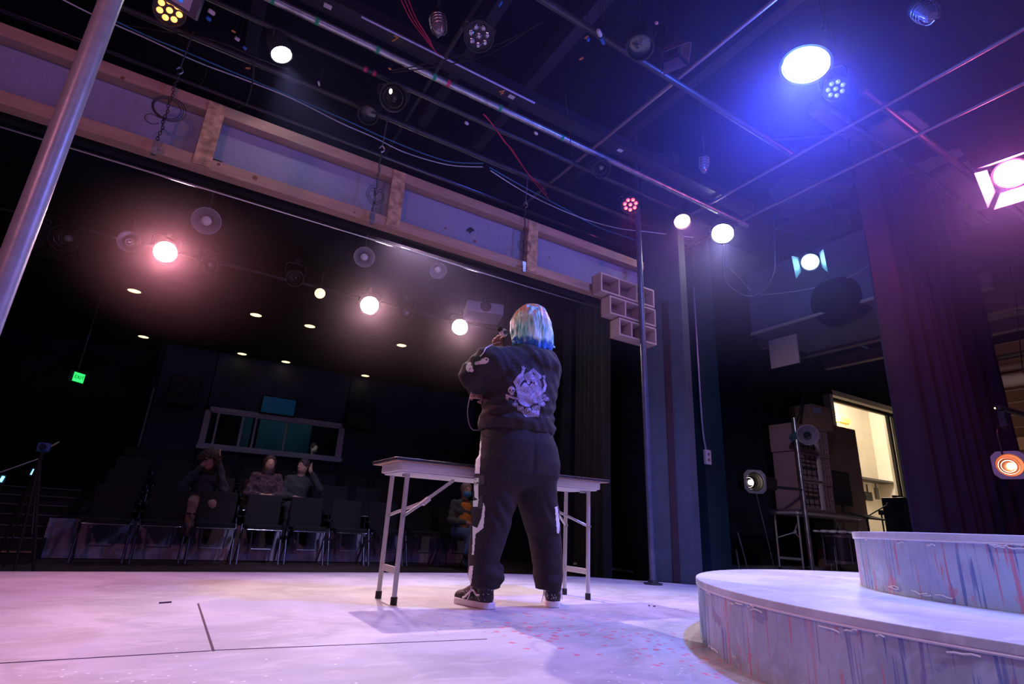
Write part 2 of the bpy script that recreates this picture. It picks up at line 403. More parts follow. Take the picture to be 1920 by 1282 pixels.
# ceilings
struct(MB().box((2.5, -0.3, 4.55), (24, 12.2, 0.1)).build('ceiling', ceilm))
struct(MB().box((-1, 8.8, 3.43), (16, 8.4, 0.06)).build('ceiling_house', ceilm))
struct(MB().box((-1, 4.62, 4.0), (16, 0.08, 1.2)).build('wall_above_house', ceilm))
# walls round the house
BW = 12.1
struct(MB().box((4.2, BW + .1, 1.6), (9.6, 0.2, 3.9)).build('wall_back', navywall))
struct(MB().box((-3.1, BW + 1.3, 1.6), (5.0, 0.2, 3.9)).build('wall_back_recess', blackwall))
struct(MB().box((-0.66, BW + .7, 1.6), (0.12, 1.4, 3.9)).build('wall_recess_side', blackwall))
struct(MB().box((-4.2, 8.6, 1.6), (0.2, 9.6, 3.9)).build('wall_left', blackwall))
struct(MB().box((-6.6, 3.6, 1.9), (5, 0.2, 5.2)).build('wall_left_stage', blackwall))
# pleated cloth helper: a real drape with folds between two ground points
def drape_mesh(a, b, z0, z1, folds, amp, m, name, parent=None, thick=0.012, flare=0.0):
    a = Vector((a[0], a[1], 0)); b = Vector((b[0], b[1], 0)); d = (b - a); L = d.length; t = d / L; n = Vector((-t.y, t.x, 0)); mb = MB(); N = folds*10; Z = 7; ph = [random.uniform(0.7, 1.3) for _ in range(folds + 2)]
    vs = []
    for s in (0, 1):
        for k in range(Z + 1):
            z = z0 + (z1 - z0)*k/Z
            for i in range(N + 1):
                u = i / N; q = u*folds + (.45*math.sin(u*9.0 + folds) if folds > 6 else 0); amp_ = amp*ph[min(max(int(q), 0), folds + 1)]*(1 + flare*(1 - k/Z)); off = amp_*math.sin(q*2*PI + 0.4*math.sin(k*0.8 + q))
                vs.append(a + d*u + n*(off + s*thick) + Vector((0, 0, z)))
    row = N + 1; lay = row*(Z + 1); fs = []
    for s in (0, 1):
        for k in range(Z):
            for i in range(N): fs.append((s*lay + k*row + i, s*lay + k*row + i + 1, s*lay + (k+1)*row + i + 1, s*lay + (k+1)*row + i))
    for i in range(N): fs.append((i, i+1, lay + i + 1, lay + i)); fs.append((Z*row + i, Z*row + i + 1, lay + Z*row + i + 1, lay + Z*row + i))
    for k in range(Z):
        for i in (0, N): fs.append((k*row + i, (k+1)*row + i, lay + (k+1)*row + i, lay + k*row + i))
    mb.add(vs, fs, 0, True); return mb.build(name, m, parent)
struct(MB().prism([(4.02, 3.75), (4.25, 3.75), (6.3, 9.0), (6.3, 12.2), (6.1, 12.2), (6.05, 9.0)], -0.27, 4.4).build('wall_right_house', blackwall))
o = drape_mesh((3.95, 4.55), (5.55, 8.3), -0.24, 3.38, 16, 0.035, drape, 'masking_drape')
tag(o, 'long black pleated drape along the right side of the seating, behind the table', 'curtain')
o = MB().box((4.62, 6.35, -0.20), (0.04, 4.1, 0.13), R=Matrix.Rotation(-math.atan2(1.6, 3.75), 3, 'Z')).build('baseboard_right', mat('base_brown', (0.09, 0.035, 0.03), 0.8)); struct(o)

# splayed grey pier at the right end of the opening
pier = [(3.74, 3.76), (3.97, 3.48), (4.06, 3.48), (4.06, 3.78)]
struct(MB().prism(pier, 0.0, 4.4).build('wall_pier', mat('pier_grey', (0.055, 0.062, 0.078), 0.8, bump=0.1, bscale=20, var=0.15, vscale=6)))
g = MB().prism([(3.845, 3.612), (3.880, 3.569), (3.886, 3.574), (3.851, 3.617)], 0.01, 2.6, c=(-0.008, -0.008, 0)).build('trim_2', mat('groove_brown', (0.035, 0.012, 0.018), 0.8)); struct(g)
# column beyond it, with conduit
cx_, cy_ = 5.0, 4.05
struct(MB().box((5.02, 4.20, 2.2), (0.32, 0.30, 4.4)).build('wall_column', mat('teal_black', (0.010, 0.035, 0.05), 0.6, var=0.2)))
# backstage shell
struct(MB().prism([(4.4, 5.85), (10.55, 5.85), (10.55, 6.05), (4.4, 6.05)], 0.0, 4.5).build('wall_backstage', blackwall))
struct(MB().box((12.05, 5.95, 3.87), (3.0, 0.2, 1.26)).build('wall_backstage_over_door', blackwall))
struct(MB().box((13.95, 5.95, 2.25), (1.3, 0.2, 4.5)).build('wall_backstage_right', blackwall))
brick = bpy.data.materials.new('brick'); brick.use_nodes = True; nt = brick.node_tree; bt = nt.nodes.new('ShaderNodeTexBrick'); tc = nt.nodes.new('ShaderNodeTexCoord'); mp = nt.nodes.new('ShaderNodeMapping')
mp.inputs['Rotation'].default_value = (PI/2, 0, PI/2); nt.links.new(tc.outputs['Object'], mp.inputs[0]); nt.links.new(mp.outputs[0], bt.inputs[0])
bt.inputs['Color1'].default_value = (0.20, 0.09, 0.07, 1); bt.inputs['Color2'].default_value = (0.13, 0.06, 0.05, 1); bt.inputs['Mortar'].default_value = (0.30, 0.24, 0.22, 1)
bt.inputs['Scale'].default_value = 2.0; bt.inputs['Mortar Size'].default_value = 0.02; nt.links.new(bt.outputs[0], nt.nodes['Principled BSDF'].inputs[0]); nt.nodes['Principled BSDF'].inputs['Roughness'].default_value = 0.9
struct(MB().box((14.3, 2.0, 2.25), (0.2, 8.0, 4.6)).build('wall_right', brick))
o = MB().box((14.15, 3.4, 2.42), (0.10, 3.6, 0.24)).build('trim_3', wood); struct(o)

# lit room behind the door opening
cream = mat('cream_wall', (0.75, 0.70, 0.58), 0.8, var=0.05)
D0 = at_y(1543, 728, 5.85); D1 = at_y(1692, 783, 5.85)
DX0, DX1, DZ = 10.55, 13.30, 3.22
struct(MB().box((13.3, 8.0, 1.9), (6.8, 0.1, 4.2)).build('wall_store_back', cream))
struct(MB().box((16.6, 7.0, 1.9), (0.1, 2.1, 4.2)).build('wall_store_right', cream))
struct(MB().box((9.95, 7.0, 1.9), (0.1, 2.1, 4.2)).build('wall_store_left', cream))
struct(MB().box((13.3, 7.0, 4.0), (6.8, 2.1, 0.1)).build('ceiling_store', cream))
struct(MB().box((13.3, 7.0, -0.03), (6.8, 2.2, 0.06)).build('floor_store', carpet))
fr = MB(); fr.box(((DX0+DX1)/2, 5.88, DZ - 0.05), (DX1-DX0, 0.34, 0.10)); fr.box((DX1 - 0.06, 5.88, DZ/2), (0.12, 0.34, DZ)); fr.box((DX0 + 0.05, 5.88, DZ/2), (0.1, 0.34, DZ))
d = struct(fr.build('door_1', cream))
tr = MB(); tr.box(((DX0+DX1)/2, 5.80, DZ - 0.16), (2.6, 0.06, 0.07)); tr.box((DX1 - 0.24, 5.80, 1.55), (0.10, 0.05, 3.1)); tr.box((DX1 - 0.46, 5.80, 1.55), (0.09, 0.05, 3.1)); tr.build('door_track', black, d)
bulb('store_lamp', (13.2, 6.9, 3.4), (1.0, 0.86, 0.72), 420, 0.25)
struct(MB().box((14.5, 5.98, 1.9), (1.1, 0.15, 4.2)).build('wall_store_front', cream))

# ================================================================ header over the stage opening
hd = thing('stage_header', (1, 3.75, 2.53), 'long grey panelled header with pale timber rails hanging over the stage opening', 'header beam')
HY = 3.75; HX0, HX1 = -3.2, 3.70
MB().box(((HX0+HX1)/2, HY + 0.05, 2.80), (HX1-HX0, 0.02, 0.50)).build('panel', board, hd)
hb = MB().box(((HX0+HX1)/2, HY + 0.0, 2.565), (HX1-HX0, 0.09, 0.085)).build('rail', wood, hd, 0.003)
MB().box(((HX0+HX1)/2, HY + 0.0, 3.00), (HX1-HX0, 0.09, 0.085)).build('rail', wood, hd, 0.003)
for px, py in ((391, 262), (740, 385), (996, 465)):
    p = at_y(px, py, HY - .03); MB().box((p.x, HY - 0.045, 2.785), (0.105, 0.02, 0.50)).build('post', ply, hd)
kn = MB()
for px, py in ((230, 146), (410, 308), (478, 333), (665, 398), (890, 452), (835, 428), (1030, 482)):
    p = at_y(px, py, HY - .046); kn.disc((p.x, HY - 0.046, min(max(p.z, 2.53), 3.03)), random.uniform(0.007, 0.016), aimR((0, -1, 0)), dz=0.001)
kn.build('knot', mat('knot_brown', (0.22, 0.08, 0.05), 0.7), hd)
p = at_y(885, 428, HY); MB().prism([(0, 0), (0.03, 0.03), (0.05, 0.025), (0.075, 0.01), (0.045, -0.01), (0.03, -0.035), (0.02, -0.01), (0.0, -0.03)], 0, 0.003, c=(p.x - .03, HY + 0.038, p.z), R=Matrix.Rotation(PI/2, 3, 'X')).build('hole', black, hd)
p = at_y(406, 301, HY); MB().box((p.x, HY + 0.02, 2.63), (0.07, 0.04, 0.025)).build('bracket', rubber, hd)
MB().box(((HX0+HX1)/2, HY + 0.10, 2.53), (HX1-HX0, 0.06, 0.05)).build('edge_strip', black, hd)
# thin light lines under the header: a tensioned rod
for a, b, lb in (((380, 320), (400, 327), None), ((655, 412), (850, 475), None)):
    pass
rod = MB().tube((HX0, HY + 0.18, 2.50), (3.3, HY + 0.18, 2.50), 0.008, 0).build('tension_rod', chrome)
tag(rod, 'thin bright metal rod running just under the timber header', 'rod')

# hanging chain sets on the header
def chain_set(px, py_top, py_bot, coil, label):
    a = at_y(px, py_top, HY - 0.1); x = a.x; zt = 3.12; zb = 2.50; y = HY - 0.085
    t = thing('hanging_chain', (x, y, zt), label, 'chain', 'chains over the header')
    c = MB(); n = 26
    for i in range(n):
        z = zt - (zt - zb - .06)*i/n; R = Matrix.Rotation((i % 2)*PI/2 + 0.3, 3, 'Z') @ Matrix.Rotation(PI/2, 3, 'X')
        ring = [Vector((0.008*math.cos(q), 0.015*math.sin(q), 0)) for q in [2*PI*k/10 for k in range(11)]]
        c.path([R @ v + Vector((x + 0.004*math.sin(i), y, z)) for v in ring], 0.0028, 0, 5, False)
    c.build('link_run', darkpipe, t)
    h = MB(); h.path(smoothpts([(x, y, zt), (x + .02, y, zt + .03), (x, y, zt + .06), (x - .02, y, zt + .03)], 5), 0.005, 0, 6); h.tube((x, y, zt + .05), (x + .01, y, 3.5), 0.004); h.build('hook', steel, t)
    k = MB(); k.box((x, y - 0.01, zb + 0.045), (0.035, 0.03, 0.05)); k.box((x, y - 0.02, zb + 0.00), (0.028, 0.02, 0.06)); k.build('clamp', steel, t)
    if coil:
        q = MB(); 
        for m in range(3):
            rr = 0.075 + 0.01*m; q.path([(x + 0.005*m + rr*math.cos(u), y - 0.01 - 0.003*m, 2.83 + rr*math.sin(u)*0.95) for u in [2*PI*k/24 for k in range(25)]], 0.0028, 0, 6)
        q.path([(x - .06 + .04*math.cos(u), y - .01, 2.72 + .035*math.sin(u)) for u in [PI*.2 + 1.7*PI*k/16 for k in range(17)]], 0.0025, 0, 6); q.build('cable_coil', darkpipe, t)
    else:
        q = MB()
        for m in range(5):
            s_ = 1 if m % 2 else -1
            q.path(smoothpts([(x, y - .01, 2.72), (x + s_*0.03, y - .02, 2.75 + .012*m), (x + s_*(0.05 + .006*m), y - .015, 2.71), (x + s_*0.02, y - .01, 2.68 - .01*m), (x, y - .01, 2.66)], 5), 0.002, 0, 5)
        q.build('tie_wire', rubber, t)
chain_set(318, 190, 290, True, 'black chain with a coiled wire hanging over the header by its leftmost timber post')
chain_set(711, 320, 412, False, 'black chain tangled with wire ties hanging beside the middle timber post of the header')
chain_set(986, 408, 505, False, 'black chain tangled with wire ties hanging beside the timber post nearest the vertical pipe')

# step-shaped open shelf frames on the header end
for (x0, x1, z0, z1, lab) in ((2.985, 3.66, 2.47, 2.66, 'widest and topmost of the stepped open timber frames by the vertical pipe'), (3.09, 3.67, 2.275, 2.455, 'middle one of the stepped open timber frames by the vertical pipe'), (3.20, 3.67, 2.09, 2.26, 'shortest and lowest of the stepped open timber frames by the vertical pipe')):
    y = 3.60; t = thing('timber_frame', ((x0+x1)/2, y, z0), lab, 'frame', 'stepped timber frames')
    mb = MB(); th = 0.016
    mb.box(((x0+x1)/2, y, z0 + th/2), (x1-x0, 0.12, th)); mb.box(((x0+x1)/2, y, z1 - th/2), (x1-x0, 0.12, th))
    for x in (x0 + th/2, x1 - th/2, x0 + (x1-x0)*0.33, x0 + (x1-x0)*0.66): mb.box((x, y, (z0+z1)/2), (th, 0.12, z1-z0 - 2*th))
    mb.build('frame', mat('frame_wood', (0.50, 0.36, 0.32), 0.6, var=0.15), t)
    MB().box(((x0+x1)/2, y + 0.065, (z0+z1)/2), (x1-x0, 0.012, z1-z0)).build('back_panel', mat('frame_back', (0.24, 0.11, 0.08), 0.8, var=0.2), t)
# vertical pipe at the right with base flange
t = thing('vertical_pipe', (3.49, 3.50, 0), 'tall dark vertical pipe on a floor flange beside the grey pier', 'pipe')
MB().tube((3.49, 3.50, 0.012), (3.41, 3.50, 4.49), 0.028, 0, 20).build('pipe', mat('navy_pipe', (0.09, 0.10, 0.15), 0.3, 0.3, var=0.2, vscale=15), t)
f_ = MB(); f_.lathe([(0, 0), (0.075, 0), (0.075, 0.012), (0.042, 0.016), (0.04, 0.035), (0, 0.035)], (3.49, 3.50, 0)); f_.build('flange', darkpipe, t)
# near pipe at the left
t = thing('vertical_pipe', (-0.587, 2.2, 0), 'thick pale grey vertical pipe nearest the camera at the left', 'pipe')
MB().tube((-0.587, 2.2, 0.012), (-0.587, 2.2, 4.49), 0.036, 0, 32).build('pipe', greypipe, t)
MB().lathe([(0, 0), (0.09, 0), (0.09, 0.012), (0.05, 0.016), (0.05, 0.04), (0, 0.04)], (-0.587, 2.2, 0)).build('flange', darkpipe, t)

# ================================================================ round platforms
def ringpts(c, r, n=96): return [(c[0] + r*math.cos(2*PI*i/n), c[1] + r*math.sin(2*PI*i/n)) for i in range(n)]
def platform(c, r, z0, z1, label):
    t = thing('round_platform', (c[0], c[1], z0), label, 'platform')
    lip = 0.022
    s = MB().prism(ringpts(c, r - 0.006), z0, z1 - lip).build('drum', plat_side, t)
    for p_ in s.data.polygons: p_.use_smooth = abs(p_.normal.z) < 0.5
    MB().prism(ringpts(c, r), z1 - lip, z1).build('deck', plat_top, t, 0.003)
    k = MB(); rr = [r + 0.003*math.sin(i*1.7) for i in range(97)]
    k.path([(c[0] + (r - 0.004)*math.cos(2*PI*i/96), c[1] + (r - 0.004)*math.sin(2*PI*i/96), z1 - lip - 0.003) for i in range(97)], 0.004, 0, 6); k.build('edge_band', mat('pale_glue', (0.78, 0.74, 0.80), 0.5), t)
    w_ = MB()
    for q in range(60):
        a = random.uniform(PI*0.75, PI*1.55); L = random.uniform(0.02, 0.07); rr_ = r - 0.001; z = z0 + random.uniform(0.012, 0.04) if q % 2 else z1 - lip - random.uniform(0.004, 0.02)
        w_.path([(c[0] + rr_*math.cos(a + L*j/4/r), c[1] + rr_*math.sin(a + L*j/4/r), z + random.uniform(-.004, .004)) for j in range(5)], 0.0022, 0, 4)
    w_.build('plaster_ridge', mat('plaster_white', (0.75, 0.72, 0.80), 0.45), t)['kind'] = 'stuff'
platform((3.05, 0.58), 1.575, 0.0, 0.229, 'wide lower round platform painted pale lavender with red and blue paint drips')
platform((3.10, 0.62), 0.92, 0.230, 0.446, 'smaller round platform standing on the wide lower one, with blue drips')

# ================================================================ folding table
TBZ = 0.70
def folding_table(x0, x1, y0, y1, zt, label, top_m, body_m, over=(0.07, 0.10)):
    t = thing('folding_table', ((x0+x1)/2, (y0+y1)/2, 0), label, 'table')
    MB().rbox(((x0+x1)/2, (y0+y1)/2, zt - 0.0075), (x1-x0 + over[0], y1-y0 + 0.06, 0.015), 0.015).build('tabletop', top_m, t, 0.003)
    MB().rbox(((x0+x1)/2, (y0+y1)/2, zt - 0.0165), (x1-x0 + over[0] - .01, y1-y0 + 0.05, 0.003), 0.015).build('edging', wood, t)
    b = MB(); b.rbox(((x0+x1)/2, (y0+y1)/2, zt - 0.040), (x1-x0, y1-y0, 0.044), 0.04); b.rbox(((x0+x1)/2, (y0+y1)/2, zt - 0.066), (x1-x0 - .03, y1-y0 - .03, 0.010), 0.035); b.build('apron', body_m, t, 0.004)
    for side in (0, 1):
        xs = x0 + 0.06 if side == 0 else x1 - 0.07; sg = 1 if side == 0 else -1; ys = (y0 + 0.055, y1 - 0.05)
        for y in ys:
            lg = MB().tube((xs, y, 0.03), (xs - sg*0.0, y, zt - 0.07), 0.0125, 0, 16).build('leg', leg_grey, t)
            MB().lathe([(0, 0), (0.0165, 0), (0.0165, 0.036), (0, 0.036)], (xs, y, 0.0), n=16).build('foot_cap', rubber, lg)
            MB().lathe([(0, 0), (0.008, 0), (0.008, .006), (0, .006)], (xs, y - 0.0125, 0.415), aimR((0, -1, 0)), n=10).build('rivet', steel, lg)
        MB().box((xs, (ys[0]+ys[1])/2, 0.155), (0.012, ys[1]-ys[0] - 0.02, 0.032)).build('crossbar', leg_grey, t, 0.002)
        y = (ys[0]+ys[1])/2; bx = xs + sg*0.165; bz = 0.50
        br = MB(); br.tube((xs, ys[0] + 0.0, 0.415), (bx, y, bz), 0.008); br.tube((xs, ys[1] - 0.0, 0.415), (bx, y, bz), 0.008)
        br.path([(bx - sg*.02, y, bz - .01), (bx + sg*0.16, y, zt - 0.075)], 0.0095, 0, 8); br.build('brace', leg_grey, t)
        MB().box((bx, y, bz), (0.05, 0.035, 0.024), R=Matrix.Rotation(-sg*0.7, 3, 'Y')).build('brace_lock', plastic, t, 0.003)
        MB().box((xs + sg*.01, y0 + 0.10, zt - 0.078), (0.035, 0.03, 0.014)).build('hinge', steel, t, 0.003)
    return t
folding_table(0.985, 2.325, 2.745, 3.085, TBZ, 'pale grey folding table with a black top standing behind the person', mat('table_black', (0.025, 0.03, 0.04), 0.3, bump=0.2, bscale=60), plastic, over=(0.085, 0.1))
st_ = MB().disc((at_z(832, 898, 0.625).x, 2.80, 0.6235), 0.006, aimR((0, 0, -1)))

# ================================================================ seating
fab = mat('seat_fabric', (0.014, 0.012, 0.014), 0.85, bump=0.2, bscale=150)
frame_m = mat('seat_frame', (0.16, 0.17, 0.26), 0.35, 0.7)
RISE, ROWP, Y0 = 0.24, 0.90, 8.45
# stepped risers, one deck per row; their faces catch the light
risem = mat('riser_grey', (0.42, 0.40, 0.58), 0.6, bump=0.2, bscale=8, var=0.35, vscale=5)
darkdeck = mat('deck_dark', (0.022, 0.020, 0.026), 0.9)
for k in range(1, 4):
    yb = Y0 + ROWP*k - 0.35
    struct(MB().box((1.75, (yb + BW)/2, -0.27 + RISE*(k - .5)), (6.9, BW - yb, RISE)).build('floor_tier_%d' % k, darkdeck))
struct(MB().box((1.9, Y0 + 0.545 - .02, -0.03), (6.2, 0.03, 0.46)).build('trim_4', risem))
def make_chair(label, group):
    t = thing('theatre_chair', (0, 0, 0), label, 'chair', group)     # faces -Y
    MB().rbox((0, 0.02, 0.47), (0.46, 0.44, 0.07), 0.05).build('seat', fab, t, 0.015)
    b = MB(); b.rbox((0, 0.0, 0), (0.46, 0.06, 0.42), 0.028, R=Matrix.Rotation(-0.15, 3, 'X')); 
    b.v = [(x, y + 0.26, z + 0.69) for x, y, z in b.v]; b.build('backrest', fab, t, 0.012)
    MB().tube((-0.22, -0.205, 0.44), (0.22, -0.205, 0.44), 0.008, 0, 10).build('front_rail', chrome, t)
    for sx in (-1, 1):
        MB().tube((sx*0.255, -0.10, 0.0), (sx*0.255, 0.10, 0.50), 0.013, 0, 10).build('leg', frame_m, t)
        MB().tube((sx*0.255, 0.30, 0.0), (sx*0.255, -0.08, 0.45), 0.011, 0, 10).build('leg', frame_m, t)
        MB().box((sx*0.255, 0.0, 0.60), (0.045, 0.28, 0.025)).build('armrest', rubber, t, 0.006)
        MB().tube((sx*0.15, -0.19, 0.43), (sx*0.13, -0.15, 0.20), 0.009, 0, 8).build('seat_strut', frame_m, t)
    MB().tube((-0.13, -0.15, 0.20), (0.13, -0.15, 0.20), 0.008, 0, 8).build('stretcher', frame_m, t)
    return t
ordw = ['first', 'second', 'third', 'fourth', 'fifth', 'sixth', 'seventh', 'eighth', 'ninth', 'tenth', 'eleventh']
rown = ['front row of seating', 'second row of seating', 'third row of seating', 'back row of seating']
proto = None; PITCH = 0.585
for k in range(4):
    for i in range(9 if k < 3 else 9):
        x = -0.58 + PITCH*i + 0.0; y = Y0 + ROWP*k; z = -0.27 + RISE*k
        lab = '%s black chair from the aisle steps in the %s' % (ordw[i], rown[k])
        if proto is None: proto = make_chair(lab, 'chairs in the ' + rown[k]); proto.location = (x, y, z)
        else:
            c = dup(proto, (x, y, z), 0, lab, 'chairs in the ' + rown[k])
# aisle steps at the left
stp = thing('aisle_steps', (-2.6, 8.3, -0.27), 'dark steps with pale nosings climbing the aisle left of the seating', 'steps')
for i in range(7):
    y = 8.22 + 0.45*i; z = -0.15 + 0.12*i
    s_ = MB().box((-2.62, y + 0.24 + (3.1-0.45*i)/2 - .2, z - 0.06), (2.9, 3.1 - 0.45*i + .1, 0.12)).build('step', mat('step_dark', (0.030, 0.022, 0.028), 0.9), stp)
    MB().box((-2.62, y - 0.018 + 0.0, z + 0.004), (2.9, 0.035 if i else 0.06, 0.012)).build('nosing', mat('nosing_bright', (0.50, 0.26, 0.14), 0.6) if i == 0 else mat('nosing_dim', (0.16, 0.14, 0.20), 0.6), s_)

# ================================================================ booth window, screen, speakers on the back wall
yw = BW - 0.02
B0, B1, B2, B3 = at_y(387, 761, yw), at_y(647, 796, yw), at_y(368, 840, yw), at_y(637, 867, yw)
wx0, wx1, wz0, wz1 = B0.x, B1.x, B2.z, B0.z
fm = mat('window_frame', (0.80, 0.68, 0.80), 0.6)
wn = MB(); fw = 0.075
wn.box(((wx0+wx1)/2, yw, wz1 - fw/2), (wx1-wx0, 0.10, fw)); wn.box(((wx0+wx1)/2, yw - .02, wz0 + fw/2), (wx1-wx0 + .04, 0.14, fw))
wn.box((wx0 + fw/2, yw, (wz0+wz1)/2), (fw, 0.10, wz1-wz0)); wn.box((wx1 - fw/2, yw, (wz0+wz1)/2), (fw, 0.10, wz1-wz0))
win = struct(wn.build('window_1', fm))
inn = MB(); iw = 0.035; ix0, ix1, iz0, iz1 = wx0 + fw, wx1 - fw, wz0 + fw, wz1 - fw
inn.box(((ix0+ix1)/2, yw, iz1 - iw/2), (ix1-ix0, 0.06, iw)); inn.box(((ix0+ix1)/2, yw, iz0 + iw/2), (ix1-ix0, 0.06, iw)); inn.box((ix0 + iw/2, yw, (iz0+iz1)/2), (iw, 0.06, iz1-iz0)); inn.box((ix1 - iw/2, yw, (iz0+iz1)/2), (iw, 0.06, iz1-iz0))
for px in (404, 452, 477, 536): p = at_y(px, 805, yw); inn.box((p.x, yw - .01, (iz0+iz1)/2), (0.035, 0.05, iz1-iz0))
inn.build('window_frame', fm, win)
gls = mat('booth_glass', (0.9, 0.95, 0.95), 0.03, trans=1.0); gls.node_tree.nodes['Principled BSDF'].inputs['IOR'].default_value = 1.05
MB().box(((wx0+wx1)/2, yw + 0.03, (wz0+wz1)/2), (wx1-wx0 - .02, 0.006, wz1-wz0 - .02)).build('window_pane', gls, win)
# cut an opening: the back wall is rebuilt round the window
for ob in list(COL.objects):
    if ob.name == 'wall_back': bpy.data.objects.remove(ob)
wb = MB(); XL, XR, ZB, ZT = -0.6, 9.0, -0.35, 3.55
wb.box(((XL+wx0)/2, BW + .1, (ZB+ZT)/2), (wx0 - XL + .04, 0.2, ZT-ZB)); wb.box(((wx1+XR)/2, BW + .1, (ZB+ZT)/2), (XR - wx1 + .04, 0.2, ZT-ZB))
wb.box(((wx0+wx1)/2, BW + .1, (ZB + wz0)/2), (wx1-wx0, 0.2, wz0 - ZB + .03)); wb.box(((wx0+wx1)/2, BW + .1, (wz1 + ZT)/2), (wx1-wx0, 0.2, ZT - wz1 + .03))
struct(wb.build('wall_back', navywall))
teal = mat('booth_teal', (0.08, 0.22, 0.27), 0.7, var=0.15)
struct(MB().box((2.2, 14.2, 1.7), (5.6, 0.1, 3.5)).build('wall_booth_back', teal)); struct(MB().box((-0.5, 13.2, 1.7), (0.1, 1.9, 3.5)).build('wall_booth_left', blackwall))
struct(MB().box((4.9, 13.2, 1.7), (0.1, 1.9, 3.5)).build('wall_booth_right', blackwall)); struct(MB().box((2.2, 13.2, 3.5), (5.6, 2.1, 0.1)).build('ceiling_booth', blackwall)); struct(MB().box((2.2, 13.2, 0.52), (5.6, 2.1, 0.1)).build('floor_booth', carpet))
struct(MB().box((3.1, 13.5, 1.7), (1.1, 0.08, 2.6)).build('wall_booth_partition', blackwall)); struct(MB().box((0.75, 13.6, 1.7), (0.55, 0.08, 2.6)).build('wall_booth_pier', blackwall)); struct(MB().box((1.32, 13.4, 1.7), (0.14, 0.08, 2.6)).build('wall_booth_post', blackwall))
bulb('booth_lamp', (2.0, 12.9, 3.0), (0.45, 0.75, 1.0), 5, 0.2)

p = at_y(522, 762, BW - .12); t = thing('television', (p.x, BW - .14, p.z), 'flat television with a dull blue screen above the booth window', 'television')
Rt = Matrix.Rotation(0.12, 3, 'X')
MB().box((p.x, BW - .14, p.z), (0.68, 0.05, 0.38), R=Rt).build('case', rubber, t, 0.006)
MB().box((p.x, BW - .168, p.z + .003), (0.63, 0.006, 0.32), R=Rt).build('screen', mat('screen_teal', (0.01, 0.09, 0.16), 0.15, emit=(0.0, 0.10, 0.22), estr=0.10), t)
MB().box((p.x, BW - .05, p.z), (0.2, 0.14, 0.15)).build('bracket', rubber, t)
for (px, py, w_, h_, lb) in ((345, 733, 0.50, 0.55, 'big black loudspeaker on the back wall, left of the television'), (676, 778, 0.55, 0.60, 'big black loudspeaker on the back wall, right of the booth window')):
    p = at_y(px, py, BW - .3); t = thing('loudspeaker', (p.x, BW - .2, p.z), lb, 'speaker')
    MB().box((p.x, BW - .2, p.z), (w_, 0.36, h_)).build('cabinet', black, t, 0.02)
    MB().lathe([(0, -0.03), (0.05, -0.03), (0.13, 0.0), (0.15, 0.012), (0.16, 0)], (p.x, BW - .385, p.z + .03), aimR((0, -1, 0)), 0, 24).build('cone', mat('cone_grey', (0.05, 0.045, 0.06), 0.5), t)
# exit sign
p = at_y(142, 707, 9.9); t = thing('exit_sign', (p.x, p.y, p.z), 'small green lit exit sign high on the left in the house', 'sign')
Rz = Matrix.Rotation(0.9, 3, 'Z')
MB().box(p, (0.26, 0.05, 0.16), R=Rz).build('case', rubber, t); MB().box(p + Rz @ Vector((0.02, -0.03, 0)), (0.17, 0.012, 0.13), R=Rz).build('face', L_GREEN, t)
MB().tube(p + Vector((0, 0, .08)), (p.x, p.y, 3.4), 0.008).build('stem', darkpipe, t)
text('lettering', 'EXIT', 0.075, mat('exit_letter', (0.0, 0.12, 0.03), 0.5), t, p + Rz @ Vector((0.02, -0.039, 0)) - t.location, (PI/2, 0, 0.9))
# thin vertical track and wide dark plinth on the recess wall
o = MB().box((at_y(262, 830, BW).x, BW - .06, 1.75), (0.03, 0.03, 1.5)).build('wall_conduit', mat('conduit_pale', (0.25, 0.24, 0.28), 0.5)); tag(o, 'thin pale conduit running up the back wall, left of the booth window', 'conduit')
# added dim fill over the house, unseen, lifts its dark walls
for x in (-1.0, 1.5, 3.6):
    spot('house_fill', (x, 9.0, 3.3), (x, 9.6, 0), (0.45, 0.48, 1.0), 22, 130, 1.0, 0.1)
spot('riser_fill', (1.7, 4.8, 3.3), (1.9, 9.0, -0.05), (0.60, 0.55, 1.0), 260, 40, 1.0, 0.1)  # added, unseen spot that brightens the lavender riser face

# recessed downlights in the house ceiling
dl = [(252, 545), (480, 590), (581, 611), (753, 647), (269, 631), (454, 663), (536, 678), (685, 704)]
dn = ['nearest ceiling downlight below the leftmost starlike lamp', 'oval ceiling downlight alone left of the middle bright lamp', 'ceiling downlight just below and left of the middle bright lamp', 'ceiling downlight below the gap between the two right bright lamps', 'leftmost downlight of the farther row, nearest above the exit sign', 'second downlight from the left in the farther row', 'third downlight from the left in the farther row', 'rightmost downlight of the farther row']
for (px, py), lb in zip(dl, dn):
    p = at_z(px, py, 3.395); t = thing('downlight', p, lb, 'ceiling light', 'recessed downlights over the seats')
    MB().lathe([(0.085, 0.004), (0.105, 0.004), (0.105, -0.006), (0.085, -0.006)], p).build('trim_ring', rubber, t)
    MB().disc(p + Vector((0, 0, -.002)), 0.085, aimR((0, 0, -1)), 0, 20, 0.003).build('lamp', L_WARM, t)

